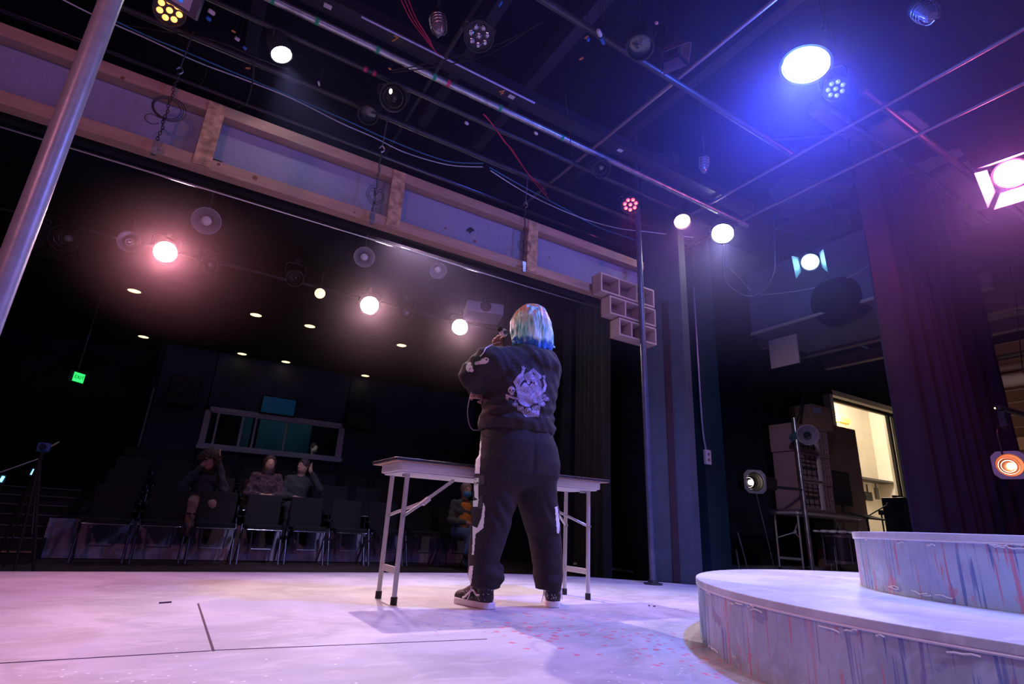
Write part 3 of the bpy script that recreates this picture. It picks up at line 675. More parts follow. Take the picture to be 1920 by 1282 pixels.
# ================================================================ lighting pipes
def pipe(a, b, r, m, label, tapes=()):
    t = thing('lighting_pipe', Vector(a), label, 'pipe'); MB().tube(a, b, r, 0, 14).build('pipe', m, t)
    a, b = Vector(a), Vector(b); d = (b - a).normalized()
    for f_, mm in tapes:
        c = a + (b - a)*f_; MB().tube(c - d*0.012, c + d*0.012, r*1.06, 0, 14).build('tape_band', mm, t)
    return t
PZ = 3.5
pipe((-4, 3.10, PZ), (4.6, 3.10, PZ), 0.026, steel, 'bright galvanised lighting pipe with green tape bands crossing above the stage', [(f, green) for f in (0.455, 0.487, 0.535, 0.585, 0.65, 0.72)] + [(0.598, pinktape)])
pipe((-4, 3.32, PZ - 0.0), (4.3, 3.32, PZ - 0.0), 0.020, darkpipe, 'dull lighting pipe with red tape just beyond the bright galvanised one', [(0.552, pinktape), (0.56, pinktape)])
pipe((-4, 3.72, PZ), (4.6, 3.72, PZ), 0.024, darkpipe, 'dark lighting pipe between the galvanised pipe and the header')
pipe((-4, 4.22, PZ), (4.6, 4.22, PZ), 0.026, mat('sheen_pipe', (0.10, 0.09, 0.12), 0.2, 0.8), 'dark shiny pipe running close above the timber header')
pipe((-1, 2.13, PZ), (3.9, 2.16, PZ), 0.024, darkpipe, 'dark lighting pipe crossing top centre past the blue clips')
pipe((1.03, 0.2, PZ + .03), (1.03, 4.25, PZ + .03), 0.017, darkpipe, 'thin dark pipe running toward the seats past the eight lens lamp')
pipe((2.56, 0.2, PZ + .03), (2.50, 4.25, PZ + .03), 0.015, mat('rust_pipe', (0.30, 0.20, 0.22), 0.35, 0.5), 'thin reddish pipe running toward the seats left of the blue lamp')
pipe((4.00, -0.5, PZ + .03), (4.00, 4.25, PZ + .03), 0.015, mat('rust_pipe', (0, 0, 0)), 'thin reddish pipe running toward the seats right of the blue lamp')
pipe((4.56, -0.5, PZ + .03), (4.50, 4.25, PZ + .03), 0.015, mat('rust_pipe', (0, 0, 0)), 'thin reddish pipe nearest the pink lamp side, beside the pale ceiling panels')
pipe((3.9, 1.55, PZ + .2), (10.5, 1.55, PZ + .2), 0.03, darkpipe, 'dark pipe crossing high over the round platforms')
# tube whose lavender colour paints the lit edge of the wireway
o = MB().tube((0.43, 2.92, 3.52), (1.80, 2.92, 3.52), 0.008, 0, 10).build('lit_edge_tube', mat('lit_edge_lavender', (0.62, 0.60, 0.95), 0.3, 0.3)); tag(o, 'straight lavender tube painted as the lit edge of the black wireway', 'tube')
# black cable trough with numbers
t = thing('cable_trough', (0.5, 3.02, 3.60), 'long black wireway with orange numbers beside the galvanised pipe', 'wireway')
MB().box((0.8, 3.0, 3.60), (7.4, 0.13, 0.09)).build('wireway_body', mat('trough_black', (0.02, 0.018, 0.03), 0.4), t)
for txt, px, py in (('7', 733, 88), ('4', 933, 182)):
    p = at_z(px, py, 3.553); text('number_marking', txt, 0.085, orange, t, Vector((p.x, 3.0, 3.552)) - t.location, (PI, 0, 0))
for px, py, a_ in ((952, 190, .2), (614, 14, 0), (1140, 300, .3)):
    p = at_z(px, py, 3.553); MB().box((p.x, 3.0, 3.5535), (0.05, 0.035, 0.002)).build('sticker', label_w, t)
# ceiling joists
for i, x in enumerate((-2.6, -1.4, -0.2, 1.45, 2.1, 3.3)):
    o = MB().box((x, 1.6, 4.40), (0.10, 6.4, 0.22)).build('ceiling_joist', mat('joist', (0.028, 0.026, 0.04), 0.8)); struct(o)
# ================================================================ lamps and other hung gear
def lens_spots(n): return [(0, 0)] + [(0.62*math.cos(2*PI*i/(n-1) + .3), 0.62*math.sin(2*PI*i/(n-1) + .3)) for i in range(n-1)]
def lamp(name, pos, aim, label, kind='can', r=0.10, L=0.24, lens=None, top=None, beam=None, doors=0, cat='stage light', group=None, body=black, nl=8, core=None, doorm=None, frame=False):
    pos = Vector(pos); d = (Vector(aim) - pos).normalized(); R = aimR(d); t = thing(name, pos, label, cat, group)
    if kind == 'led':
        MB().lathe([(0, -L*0.8), (r*0.8, -L*0.75), (r*0.95, -L*0.3), (r*1.08, -0.01), (r*1.08, 0.012), (r*1.0, 0.012), (r*0.98, -0.006), (0, -0.006)], pos, R, 0, 28).build('housing', body, t)
        for (u, v) in lens_spots(nl):
            c = pos + R @ Vector((u*r, v*r, -0.004))
            q = MB().lathe([(0, 0.010), (r*.10, 0.009), (r*.17, 0.004), (r*.215, 0.0), (r*.215, -.004), (0, -.004)], c, R, 0, 14).build('lens', lens or reflector, t)
            if core: MB().disc(c + R @ Vector((0, 0, .0095)), r*.11, R, 0, 10, 0.003).build('diode', core, q)
    elif kind == 'can':
        MB().lathe([(0, -L), (r*0.6, -L), (r*0.92, -L*0.75), (r, -L*0.5), (r, 0.0), (r*1.06, 0.0), (r*1.06, 0.015), (r*.94, 0.015), (r*.93, -L*.45), (0, -L*.5)], pos, R, 0, 28).build('housing', body, t)
        if lens: MB().lathe([(0, 0.004), (r*.6, 0.001), (r*.9, -0.008), (0, -0.012)], pos, R, 0, 24).build('lens', lens, t)
    elif kind == 'fresnel':     # open front: reflector bowl, bulb and glass rings are seen
        MB().lathe([(0, -L), (r*0.75, -L*.95), (r*1.05, -L*.6), (r*1.05, 0.0), (r*.96, 0.0), (r*.95, -L*.3), (r*.7, -L*.62), (0, -L*.66)], pos, R, 0, 32).build('housing', body, t)
        MB().lathe([(r*.50, -L*.50), (r*.54, -L*.48), (r*.58, -L*.50)], pos, R, 0, 28).build('reflector_ring', reflector, t)
        MB().lathe([(r*.72, -L*.30), (r*.76, -L*.28), (r*.80, -L*.30)], pos, R, 0, 28).build('reflector_ring', reflector, t)
        MB().ball(pos + R @ Vector((r*.15, 0, -L*.45)), r*.30, 0, 10).build('bulb', lens or reflector, t)
    elif kind == 'dome':        # work light: shallow metal shade with bulb
        MB().lathe([(r*.25, -r*.9), (r*.35, -r*.75), (r*.8, -r*.35), (r, 0), (r*1.04, 0), (r*.84, -r*.38), (r*.38, -r*.82), (r*.25, -r*.95)], pos, R, 0, 32).build('shade', body, t)
        MB().ball(pos + R @ Vector((0, 0, -r*.35)), r*.38, 0, 12).build('bulb', lens or white, t)
        MB().lathe([(0, -r*1.5), (r*.22, -r*1.5), (r*.26, -r*.9), (0, -r*.9)], pos, R, 0, 16).build('socket', rubber, t)
    if frame:
        q = MB(); hw = r*1.22; c = 0.35
        outer = [(-hw, -hw*c*2), (-hw, hw*c*2), (-hw*c*2, hw), (hw*c*2, hw), (hw, hw*c*2), (hw, -hw*c*2), (hw*c*2, -hw), (-hw*c*2, -hw)]
        n = len(outer); nn = 32; inner = [(r*1.0*math.cos(2*PI*i/nn), r*1.0*math.sin(2*PI*i/nn)) for i in range(nn)]
        out2 = []
        for i in range(nn):
            a = 2*PI*i/nn; dx, dy = math.cos(a), math.sin(a); s_ = min(hw/max(abs(dx), 1e-6), hw/max(abs(dy), 1e-6), hw*1.62/(abs(dx)+abs(dy))); out2.append((dx*s_, dy*s_))
        vs = [R @ Vector((x, y, zz)) + pos for zz in (0.018, 0.024) for x, y in inner + out2]; fs = []
        for i in range(nn):
            j = (i+1) % nn; fs += [(i, j, nn + j, nn + i), (2*nn + i, 2*nn + j, 3*nn + j, 3*nn + i), (i, j, 2*nn + j, 2*nn + i), (nn + i, nn + j, 3*nn + j, 3*nn + i)]
        q.add(vs, fs); q.build('gel_frame', mat('frame_silver', (0.55, 0.5, 0.55), 0.4, 0.6), t)
    if doors:
        for i in range(doors):
            a = (i*PI/2 + PI/4*0) if doors == 4 else (PI/2 + i*PI); Rd = R @ Matrix.Rotation(a, 3, 'Z') @ Matrix.Translation((0, 0, 0)).to_3x3()
            w1, w2, hh = r*0.85, r*1.35, r*1.25; tilt = Matrix.Rotation(0.45, 3, 'X')
            base = [Vector((-w1, 0, 0)), Vector((w1, 0, 0)), Vector((w2, 0, hh)), Vector((-w2, 0, hh))]
            vs = [Rd @ (tilt.inverted() @ (v + Vector((0, e, 0))) + Vector((0, r*1.05, 0.012))) + pos for e in (0, 0.003) for v in base]
            MB().add(vs, [(0, 1, 2, 3), (7, 6, 5, 4), (0, 4, 5, 1), (1, 5, 6, 2), (2, 6, 7, 3), (3, 7, 4, 0)]).build('barn_door', doorm or body, t)
    if top is not None and kind != 'dome':
        side = R @ Vector((1, 0, 0)); side.z = 0
        if side.length < 0.2: side = Vector((1, 0, 0))
        side.normalize(); cen = pos - d*L*0.4; up = Vector((0, 0, 1)); hh = max(top - cen.z - 0.06, 0.05); yk = min(hh, r*2.2)
        MB().path([cen + side*r*1.12, cen + side*r*1.2 + up*yk*.8, cen + side*r*.9 + up*yk, cen - side*r*.9 + up*yk, cen - side*r*1.2 + up*yk*.8, cen - side*r*1.12], 0.008, 0, 8).build('yoke', body if body is not black else darkpipe, t)
        MB().tube(cen + up*yk, (cen.x, cen.y, top), 0.008).build('stem', darkpipe, t)
        MB().box((cen.x, cen.y, top - 0.01), (0.035, 0.05, 0.07)).build('clamp', darkpipe, t, 0.004)
    elif top is not None:
        MB().tube(pos - d*r*1.4, (pos.x, pos.y, top), 0.006).build('stem', darkpipe, t)
    if beam:
        c_, p_, s_, bl = beam
        l = spot('beam', pos + d*0.10, aim, c_, p_, s_, bl, r*0.5)
    return t
def Z(px, py, z): return at_z(px, py, z)
# --- the big lights facing us from over the seats
lamp('flood_light', Z(310, 472, 3.12), (0.1, 1.9, 0.2), 'blazing pinkish lamp over the seats, leftmost of the three in a row', 'can', 0.125, 0.25, L_PINK, 3.405, ((1.0, 0.34, 0.46), 400, 55, 0.6), cat='stage light', group='bright lamps over the seats')
lamp('flood_light', Z(693, 572, 3.12), (1.4, 2.2, 0.2), 'blazing pinkish lamp over the seats, middle of the three in a row', 'can', 0.13, 0.25, L_PINK, 3.405, ((1.0, 0.55, 0.70), 170, 55, 0.6), group='bright lamps over the seats')
lamp('flood_light', Z(862, 613, 3.12), (1.7, 2.0, 0.2), 'blazing pinkish lamp over the seats, nearest the projector', 'can', 0.125, 0.25, L_PINK, 3.405, ((1.0, 0.60, 0.76), 120, 55, 0.6), group='bright lamps over the seats')
struct_p = pipe((-3.9, 7.25, 3.33), (4.6, 7.25, 3.33), 0.02, darkpipe, 'dark lighting pipe over the seats carrying the row of pinkish lamps')
lamp('work_light', Z(387, 414, 3.05), (0.0, 0.5, 0.6), 'round silver work lamp hanging unlit, leftmost of the three over the seats', 'dome', 0.125, 0.2, white, 3.405, body=mat('shade_silver', (0.45, 0.43, 0.48), 0.35, 0.7), group='silver work lamps')
lamp('work_light', Z(683, 482, 3.05), (0.3, 0.3, 0.6), 'round silver work lamp hanging unlit, above the middle pinkish lamp', 'dome', 0.105, 0.2, white, 3.405, body=mat('shade_silver', (0, 0, 0)), group='silver work lamps')
lamp('work_light', Z(822, 508, 3.05), (2.1, 3.0, 0.6), 'round silver work lamp hanging unlit, nearest the projector', 'dome', 0.095, 0.2, white, 3.405, body=mat('shade_silver', (0, 0, 0)), group='silver work lamps')
lamp('work_light', Z(242, 453, 3.12), (-0.9, 2.0, 1.6), 'polished silver reflector lamp left of the leftmost pinkish lamp', 'dome', 0.11, 0.2, reflector, 3.405, body=reflector)
lamp('work_light', Z(600, 550, 3.10), (1.0, 3.0, 1.2), 'small bright reflector lamp left of the middle pinkish lamp', 'dome', 0.065, 0.2, L_WARM, 3.405, body=reflector)
lamp('flood_light', Z(120, 447, 3.12), (-1.5, 2.0, 0.4), 'black unlit round lamp with brass glints at the far left over the seats', 'fresnel', 0.14, 0.22, clearlens, 3.405, doors=4)
lamp('flood_light', Z(392, 497, 3.12), (0.5, 2.0, 0.2), 'dim unlit black lamp just right of the leftmost pinkish lamp', 'fresnel', 0.10, 0.2, clearlens, 3.405)
lamp('flood_light', Z(762, 588, 3.12), (1.5, 2.0, 0.2), 'dim unlit black lamp between the middle pinkish lamp and the projector', 'fresnel', 0.10, 0.2, clearlens, 3.405)
lamp('flood_light', Z(553, 522, 3.12), (0.9, 2.0, 0.2), 'unlit black lamp whose rim catches light, left of the middle pinkish lamp', 'fresnel', 0.10, 0.2, glassd, 3.405)
# projector
p = Z(906, 586, 3.12); t = thing('projector', p, 'pale grey projector hanging above the lamp nearest the performer', 'projector')
Rp = Matrix.Rotation(-0.30, 3, 'Z') @ Matrix.Rotation(-0.1, 3, 'X')
MB().box(p, (0.50, 0.34, 0.16), R=Rp).build('case', mat('projector_case', (0.50, 0.46, 0.56), 0.5), t, 0.015)
MB().lathe([(0.0, 0.0), (0.075, 0.0), (0.080, -0.02), (0.0, -0.02)], p + Rp @ Vector((0.0, -0.176, 0.01)), Rp @ aimR((0, -1, 0))).build('lens', mat('proj_lens', (0.10, 0.07, 0.09), 0.2), t)
MB().tube(p + Vector((0, 0, .08)), (p.x, p.y, 3.4), 0.02).build('mount', darkpipe, t)

# --- over the stage
lamp('stage_light', Z(898, 68, 3.30), (0.55, 0.9, 0.2), 'round unlit black lamp with eight clear lenses at top centre', 'led', 0.088, 0.24, reflector, 3.50, cat='stage light', core=clearlens)
lamp('stage_light', Z(1567, 167, 3.26), (1.3, 0.3, 0.2), 'unlit eight lens lamp tucked against the blazing blue lamp', 'led', 0.072, 0.2, mat('lens_painted_glint', (0.7, 0.8, 0.9), 0.15, 0.8, emit=(0.7, 0.8, 1.0), estr=0.25), 4.50, nl=8)  # weak emission paints a glint on these unlit lenses
lamp('stage_light', Z(1511, 120, 3.34), (2.2, 1.8, 0.0), 'blazing blue-white lamp high at upper right', 'can', 0.15, 0.26, L_BLUE, 3.50, (BLUE, 480, 120, 0.7))
bulb('spill', Z(1511, 120, 3.34) + Vector((-.08, 0.03, -.14)), (0.05, 0.12, 1.0), 75, 0.12)
lamp('stage_light', Z(1182, 384, 3.32), (2.0, 1.7, 0.1), 'round lamp glowing red with eight lenses above the vertical pipe', 'led', 0.085, 0.2, L_RED, 3.50, ((1.0, 0.05, 0.05), 14, 60, 0.8), core=L_REDC)
lamp('stage_light', Z(318, 20, 3.30), (0.3, 1.5, 0.1), 'round lamp glowing orange with several lenses at the top left', 'led', 0.085, 0.2, L_ORANGE, 3.50, ((1.0, 0.4, 0.1), 8, 60, 0.8))
lamp('stage_light', Z(1279, 415, 3.34), (2.2, 1.3, 0.1), 'rose-white glowing lamp between the red lamp and the white lamp', 'can', 0.085, 0.2, L_ROSE, 3.50, ((1.0, 0.5, 0.6), 60, 65, 0.8))
lamp('stage_light', Z(1355, 437, 3.36), (2.2, 2.1, 0.0), 'blazing white lamp left of the cyan lamp', 'can', 0.115, 0.24, L_WHITE, 3.50, ((0.80, 0.92, 1.0), 100, 60, 0.7))
lamp('stage_light', Z(527, 100, 3.34), (1.2, 2.6, 0.0), 'small blazing white lamp at the upper left', 'can', 0.07, 0.2, L_WHITE, 3.50, ((0.80, 0.95, 1.0), 60, 60, 0.7))
lamp('stage_light', Z(1519, 491, 3.36), (2.0, 1.5, 0.6), 'cyan glowing lamp with barn doors above the dark backstage', 'can', 0.098, 0.22, L_CYAN, 3.50, ((0.35, 0.8, 1.0), 20, 80, 0.8), doors=2, doorm=mat('door_teal', (0.25, 0.40, 0.48), 0.5, 0.3))
bulb('spill', Z(1519, 491, 3.36) + Vector((-.12, -.06, -.10)), (0.2, 0.7, 1.0), 1.5, 0.08)
lamp('stage_light', Z(1897, 325, 3.36), (2.8, 0.8, 0.2), 'blazing pink lamp with barn doors at the right edge', 'can', 0.125, 0.24, mat('lamp_hotpink', (0.8, 0.8, 0.8), 0.4, emit=(1.0, 0.55, 0.70), estr=40), 3.55, ((1.0, 0.40, 0.60), 130, 75, 0.7), doors=4, doorm=mat('door_grey', (0.45, 0.38, 0.42), 0.5, 0.3))
bulb('spill', Z(1897, 325, 3.36) + Vector((-.15, -.02, -.10)), (1.0, 0.15, 0.45), 45, 0.1)
lamp('stage_light', Z(738, 182, 3.30), (0.2, 0.2, 1.0), 'black lamp with its warm bulb half seen, hanging under the galvanised pipe', 'fresnel', 0.095, 0.2, glassd, 3.50)
q = Z(730, 176, 3.30); o = MB().ball(q + Vector((0, -.03, 0)), 0.022, 0, 10, (0.5, 0.5, 1)).build('bulb', lit('bulb_warm', (1.0, 0.8, 0.5), 6)); pl = [x for x in COL.objects if x.get('label', '').startswith('black lamp with its warm')][0]; o.parent = pl; o.matrix_parent_inverse = Matrix.Translation(-pl.location)
lamp('stage_light', Z(1258, 95, 3.42), (2.9, 1.3, 1.0), 'unlit black lamp with pink-edged doors left of the blue lamp', 'fresnel', 0.06, 0.2, glassd, 4.5, doors=4, doorm=mat('door_dark', (0.10, 0.05, 0.08), 0.5))
lamp('stage_light', Z(1200, 88, 3.36), (1.6, 1.7, 1.5), 'unlit black lamp with small pink gel clips at upper centre right', 'can', 0.085, 0.22, glassd, 3.52)
lamp('stage_light', Z(1128, 318, 3.34), (1.4, 0.9, 0.6), 'small unlit black lamp hanging left above the red lamp', 'fresnel', 0.075, 0.2, clearlens, 3.50)
lamp('stage_light', Z(690, 215, 3.36), (0.3, 2.2, 0.0), 'unlit black lamp seen from its side left of the warm bulb lamp', 'can', 0.075, 0.26, glassd, 3.50)
# caged utility lamps
def caged(pos, d, r, label, m=mat('cage_wire', (0.55, 0.52, 0.58), 0.35, 0.8), h=0.19):
    t = thing('caged_lamp', pos, label, 'caged lamp', 'caged utility lamps'); R = aimR(d)
    MB().lathe([(0, -h*.6), (r*.7, -h*.55), (r*.95, -h*.45), (r*1.0, -h*.3), (r*.9, -h*.25), (0, -h*.25)], pos, R).build('socket', rubber, t)
    MB().lathe([(0, h*.50), (r*.45, h*.46), (r*.68, h*.34), (r*.72, -h*.25), (0, -h*.25)], pos, R).build('glass_jar', mat('jar_glass', (0.30, 0.25, 0.32), 0.1, 0.2), t)
    c = MB()
    for zz, rr in ((-.2, .98), (-.05, 1.0), (.1, .98), (.25, .92)): c.lathe([(r*rr - .002, h*zz), (r*rr, h*zz + .003), (r*rr + .002, h*zz), (r*rr, h*zz - .003)], pos, R, 0, 24)
    for i in range(4):
        a = i*PI/2 + .4; c.path([pos + R @ Vector((r*math.cos(a)*q_, r*math.sin(a)*q_, h*z_)) for z_, q_ in ((-.3, .95), (.1, 1.0), (.32, .9), (.5, .6), (.6, .15))], 0.0025, 0, 5)
    c.build('wire_cage', m, t)
    MB().tube(pos - Vector(d).normalized()*h*.5, (pos.x, pos.y, 4.45), 0.008).build('stem', darkpipe, t)
    return t
caged(Z(822, 45, 3.42), (0.1, -0.25, -1), 0.055, 'wire-caged utility lamp beside the eight lens lamp at top centre')
caged(Z(1735, 22, 3.30), (-0.1, -0.4, -1), 0.060, 'faint wire-caged utility lamp at the upper right', h=0.17)
caged(Z(1320, 305, 3.42), (0.0, 0.1, -1), 0.042, 'small wire-caged utility lamp above the rose and white lamps', h=0.17)

# monitor hanging at the top left
p = at_z(352, -20, 3.2); t = thing('television', p, 'flat screen hanging face down at the top left edge, blue picture and grey bezel', 'television')
Rm = aimR((0.15, -0.75, -1)) @ Matrix.Rotation(0, 3, 'Z')
c3 = [at_y(190, -75, 3.02), at_y(366, 36, 3.02), at_y(392, -40, 2.9), at_y(215, -150, 2.9)]
n_ = (c3[1]-c3[0]).cross(c3[3]-c3[0]).normalized()
if n_.y > 0: n_ = -n_
def quad_slab(q, m, name, parent, th=0.03, inset=0.0, off=0.0):
    cc = sum(q, Vector())/4; v = [c + (cc - c)*inset + n_*off for c in q]; vv = v + [x - n_*th for x in v]
    return MB().add(vv, [(0, 1, 2, 3), (7, 6, 5, 4), (0, 4, 5, 1), (1, 5, 6, 2), (2, 6, 7, 3), (3, 7, 4, 0)]).build(name, m, parent)
quad_slab(c3, mat('bezel_black', (0.06, 0.05, 0.09), 0.4), 'case', t, 0.05)
quad_slab(c3, mat('bezel_grey', (0.40, 0.36, 0.42), 0.5), 'bezel', t, 0.004, 0.16, 0.004)
quad_slab(c3, mat('screen_blue', (0.02, 0.08, 0.4), 0.2, emit=(0.02, 0.18, 0.9), estr=0.8), 'screen', t, 0.004, 0.34, 0.008)
MB().tube(sum(c3, Vector())/4, sum(c3, Vector())/4 + Vector((0, -.18, 1.5)), 0.02).build('mount', darkpipe, t)

# --- cables
def cable(pts, r, m, label, z=None, zs=None):
    P = [at_z(px, py, (zs[i] if zs else z)) for i, (px, py) in enumerate(pts)]
    o = MB().path(smoothpts(P, 8), r, 0, 6).build('cable', m); return tag(o, label, 'cable')
cable([(100, -10), (175, 28), (270, 70), (370, 116), (460, 150), (550, 186), (640, 231), (700, 257), (760, 286), (840, 309), (905, 313)], 0.0045, whitecab, 'white cable swagging across the upper left ceiling toward the middle', 3.38)
cable([(180, 22), (275, 67), (345, 96), (420, 128), (520, 170), (650, 226), (720, 258), (800, 290), (850, 304), (906, 306)], 0.005, bluecab, 'blue cable running alongside the white cable on the upper left', 3.41)
cable([(920, 320), (980, 358), (1040, 388), (1100, 412), (1160, 428), (1210, 434), (1300, 445)], 0.0045, whitecab, 'white cable sagging above the header toward the red lamp', 3.38)
cable([(918, 314), (985, 352), (1060, 392), (1120, 425), (1190, 450), (1230, 470)], 0.005, bluecab, 'blue cable sagging above the header toward the red lamp', 3.42)
for i, (dx, lab) in enumerate(((0, 'upper red cable of the bundle crossing top centre'), (7, 'middle red cable of the bundle crossing top centre'), (-7, 'lower red cable of the bundle crossing top centre'))):
    cable([(757 + dx, -5), (775 + dx*.8, 35), (800 + dx*.5, 72), (815, 95), (826, 104)], 0.0035, reddish, lab, 3.46)
cable([(906, 214), (925, 235), (945, 265), (960, 280), (985, 318), (1005, 345), (1030, 374)], 0.004, reddish, 'red cable beyond the galvanised pipe pointing toward the header', 3.46)
cable([(910, 216), (932, 245), (952, 272), (975, 305), (990, 325), (1015, 350), (1025, 365)], 0.0035, reddish, 'second red cable twisted along the one beyond the galvanised pipe', 3.47)
cable([(735, 132), (780, 124), (840, 110), (900, 95), (960, 72), (1020, 40)], 0.004, rubber, 'black cable swagging past the eight lens lamp at top centre', 3.36)
cable([(735, 136), (800, 128), (850, 119), (900, 108), (950, 84), (1000, 50)], 0.004, rubber, 'lower black cable swagging past the eight lens lamp at top centre', 3.35)
cable([(225, 45), (300, 58), (360, 66), (420, 82), (480, 108), (540, 130)], 0.0045, rubber, 'black cable hanging between the orange lamp and the small white lamp', 3.42)
cable([(388, 122), (386, 140), (378, 155), (365, 163), (350, 165)], 0.003, rubber, 'short black cable end curling near the header chain at left', 3.38)
cable([(476, 112), (474, 150), (466, 185), (458, 196), (445, 202)], 0.005, rubber, 'black cable dropping below the small white lamp', 3.36)
cable([(1060, 178), (1066, 230), (1072, 285), (1080, 315)], 0.003, rubber, 'thin black cable hanging down above the header at centre', 3.4)
cable([(1357, 450), (1360, 522), (1380, 545), (1405, 555), (1430, 545), (1450, 515), (1453, 480), (1450, 400)], 0.004, whitecab, 'white cable drooping in a loop below the blazing white lamp', zs=[3.34, 3.3, 3.2, 3.2, 3.2, 3.2, 3.35, 4.5])
cable([(1425, 553), (1490, 546), (1560, 532), (1600, 515), (1634, 495)], 0.003, whitecab, 'thin pale cable stretched from the cable loop to the curtain', 3.2)
cable([(1370, 505), (1390, 525), (1410, 548)], 0.003, whitecab, 'short thin pale cable left of the drooping white loop', 3.2)
cable([(1576, 535), (1600, 545), (1644, 562)], 0.003, whitecab, 'thin pale cable running down to the curtain edge', 3.35)
def dcable(pts, y, r, m, label):
    o = MB().path(smoothpts([at_y(px, py, y) for px, py in pts], 8), r, 0, 6).build('cable', m); return tag(o, label, 'cable')
dcable([(1490, 545), (1497, 600), (1503, 660), (1506, 720), (1500, 770), (1490, 800)], 4.6, 0.010, rubber, 'thick black cable hanging down to the lighting stand')
dcable([(1512, 540), (1513, 600), (1511, 680), (1508, 740), (1500, 790)], 4.62, 0.008, rubber, 'thinner black cable hanging down beside the thick one at the lighting stand')
dcable([(1893, 500), (1905, 560), (1912, 640), (1918, 700)], 2.0, 0.005, rubber, 'black cable hanging down at the far right edge')
# connectors and clips dangling from the grid
def clip(px, py, z, m, label, size=(0.035, 0.013), ang=0.0, grp='small connectors hanging in the grid'):
    p = at_z(px, py, z); R = Matrix.Rotation(ang, 3, 'Z') @ Matrix.Rotation(PI/2, 3, 'Y'); t = thing('connector', p, label, 'connector', grp)
    MB().lathe([(0, -size[0]/2), (size[1]*.8, -size[0]/2), (size[1], -size[0]*.3), (size[1], size[0]*.35), (size[1]*.6, size[0]/2), (0, size[0]/2)], p, R, 0, 12).build('plug', m, t)
    MB().path(smoothpts([p, p + Vector((.01, .01, .03)), p + Vector((0, .0, .4)), Vector((p.x, p.y, 4.51))], 4), 0.002, 0, 5).build('lead', rubber, t)
clip(1124, 62, 3.40, label_w, 'white connector with a small dark end, above the blue connector at upper centre', (0.052, 0.014), .5)
clip(1130, 77, 3.40, bluetape, 'blue connector just below the white connector at upper centre', (0.052, 0.013), .5)
clip(1103, 74, 3.40, bluetape, 'short blue connector left of the pair at upper centre', (0.03, 0.009), .9)
clip(1100, 70, 3.43, orange, 'small orange cable end beside the short blue connector', (0.03, 0.006), 1.9)
clip(1090, 110, 3.40, orange, 'small orange cable end below the blue connectors', (0.03, 0.006), 1.9)
clip(397, 23, 3.40, label_w, 'white connector right of the hanging screen', (0.04, 0.014), .4)
clip(391, 35, 3.40, bluetape, 'blue connector right of the hanging screen', (0.03, 0.013), .6)
clip(445, 73, 3.40, label_w, 'white connector left of the small white lamp', (0.03, 0.012), .4)
clip(459, 90, 3.40, bluetape, 'blue connector left of the small white lamp', (0.025, 0.010), .4)
clip(438, 59, 3.40, orange, 'small orange tip above the white connector at upper left', (0.025, 0.006), .2)
clip(465, 128, 3.40, orange, 'small orange cable tip below the small white lamp', (0.035, 0.006), -.5)
clip(938, 8, 3.40, bluetape, 'tiny blue connector at the top edge right of the eight lens lamp', (0.04, 0.007), 1.5)
clip(731, 129, 3.42, orange, 'small orange tip on the galvanised pipe', (0.02, 0.006), .1)
clip(598, 157, 3.42, label_w, 'small white tag below the small blazing white lamp', (0.04, 0.008), 1.2)
for px, py, lb in ((1187, 94, 'leftmost pink gel scrap on the unlit lamp at upper centre right'), (1202, 101, 'lower pink gel scrap on the unlit lamp at upper centre right'), (1231, 43, 'pink gel scrap above the unlit lamp with doors')):
    clip(px, py, 3.37, mat('pink_gel', (0.85, 0.35, 0.42), 0.5), lb, (0.014, 0.010), .6, 'pink gel scraps')
for px, py, z, lb in ((875, 231, 3.44, 'pale scrap hanging between the pipes above the header'), (1300, 552, 3.2, 'white tag on the teal column beside the conduit'), (1005, 250, 3.45, 'pale tag under the galvanised pipe right of its number four')):
    clip(px, py, z, label_w, lb, (0.035, 0.012), .3)

# ================================================================ right side
pt = thing('stage_curtain', (5, 2.2, 0), 'tall dark pleated curtain hanging right of the lit doorway', 'curtain')
drape_mesh((5.13, 2.2), (7.42, 2.2), 0.01, 4.28, 9, 0.055, mat('velour', (0.022, 0.015, 0.034), 0.85, bump=0.2, bscale=80), 'cloth', pt, 0.015, 0.5)
trk = thing('curtain_track', (6.2, 2.2, 4.30), 'heavy dark beam and track from which the curtain hangs', 'track')
MB().box((6.3, 2.2, 4.34), (3.6, 0.14, 0.10)).build('beam', mat('beam_purple', (0.10, 0.08, 0.14), 0.6), trk); MB().box((6.3, 2.1, 4.27), (3.4, 0.03, 0.04)).build('rail', steel, trk)
MB().tube((5.0, 2.2, 4.25), (4.55, 2.75, 4.33), 0.02).build('brace', darkpipe, trk)
def zpoly(pts, z, th, m, name, label, cat, grp=None):
    P = [at_z(px, py, z) for px, py in pts]; n = len(P); vs = P + [p + Vector((0, 0, th)) for p in P]
    o = MB().add(vs, [tuple(range(n)), tuple(range(n, 2*n))[::-1]] + [(i, (i+1) % n, n + (i+1) % n, n + i) for i in range(n)]).build(name, m); return tag(o, label, cat, grp)
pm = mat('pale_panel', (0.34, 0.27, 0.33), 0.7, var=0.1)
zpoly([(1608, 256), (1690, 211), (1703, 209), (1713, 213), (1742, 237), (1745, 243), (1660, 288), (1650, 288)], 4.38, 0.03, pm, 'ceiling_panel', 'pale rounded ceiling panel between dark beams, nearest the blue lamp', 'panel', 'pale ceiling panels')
zpoly([(1700, 318), (1790, 284), (1800, 283), (1808, 290), (1728, 328)], 4.38, 0.03, pm, 'ceiling_panel', 'narrow pale ceiling panel, middle one of three at the right', 'panel', 'pale ceiling panels')
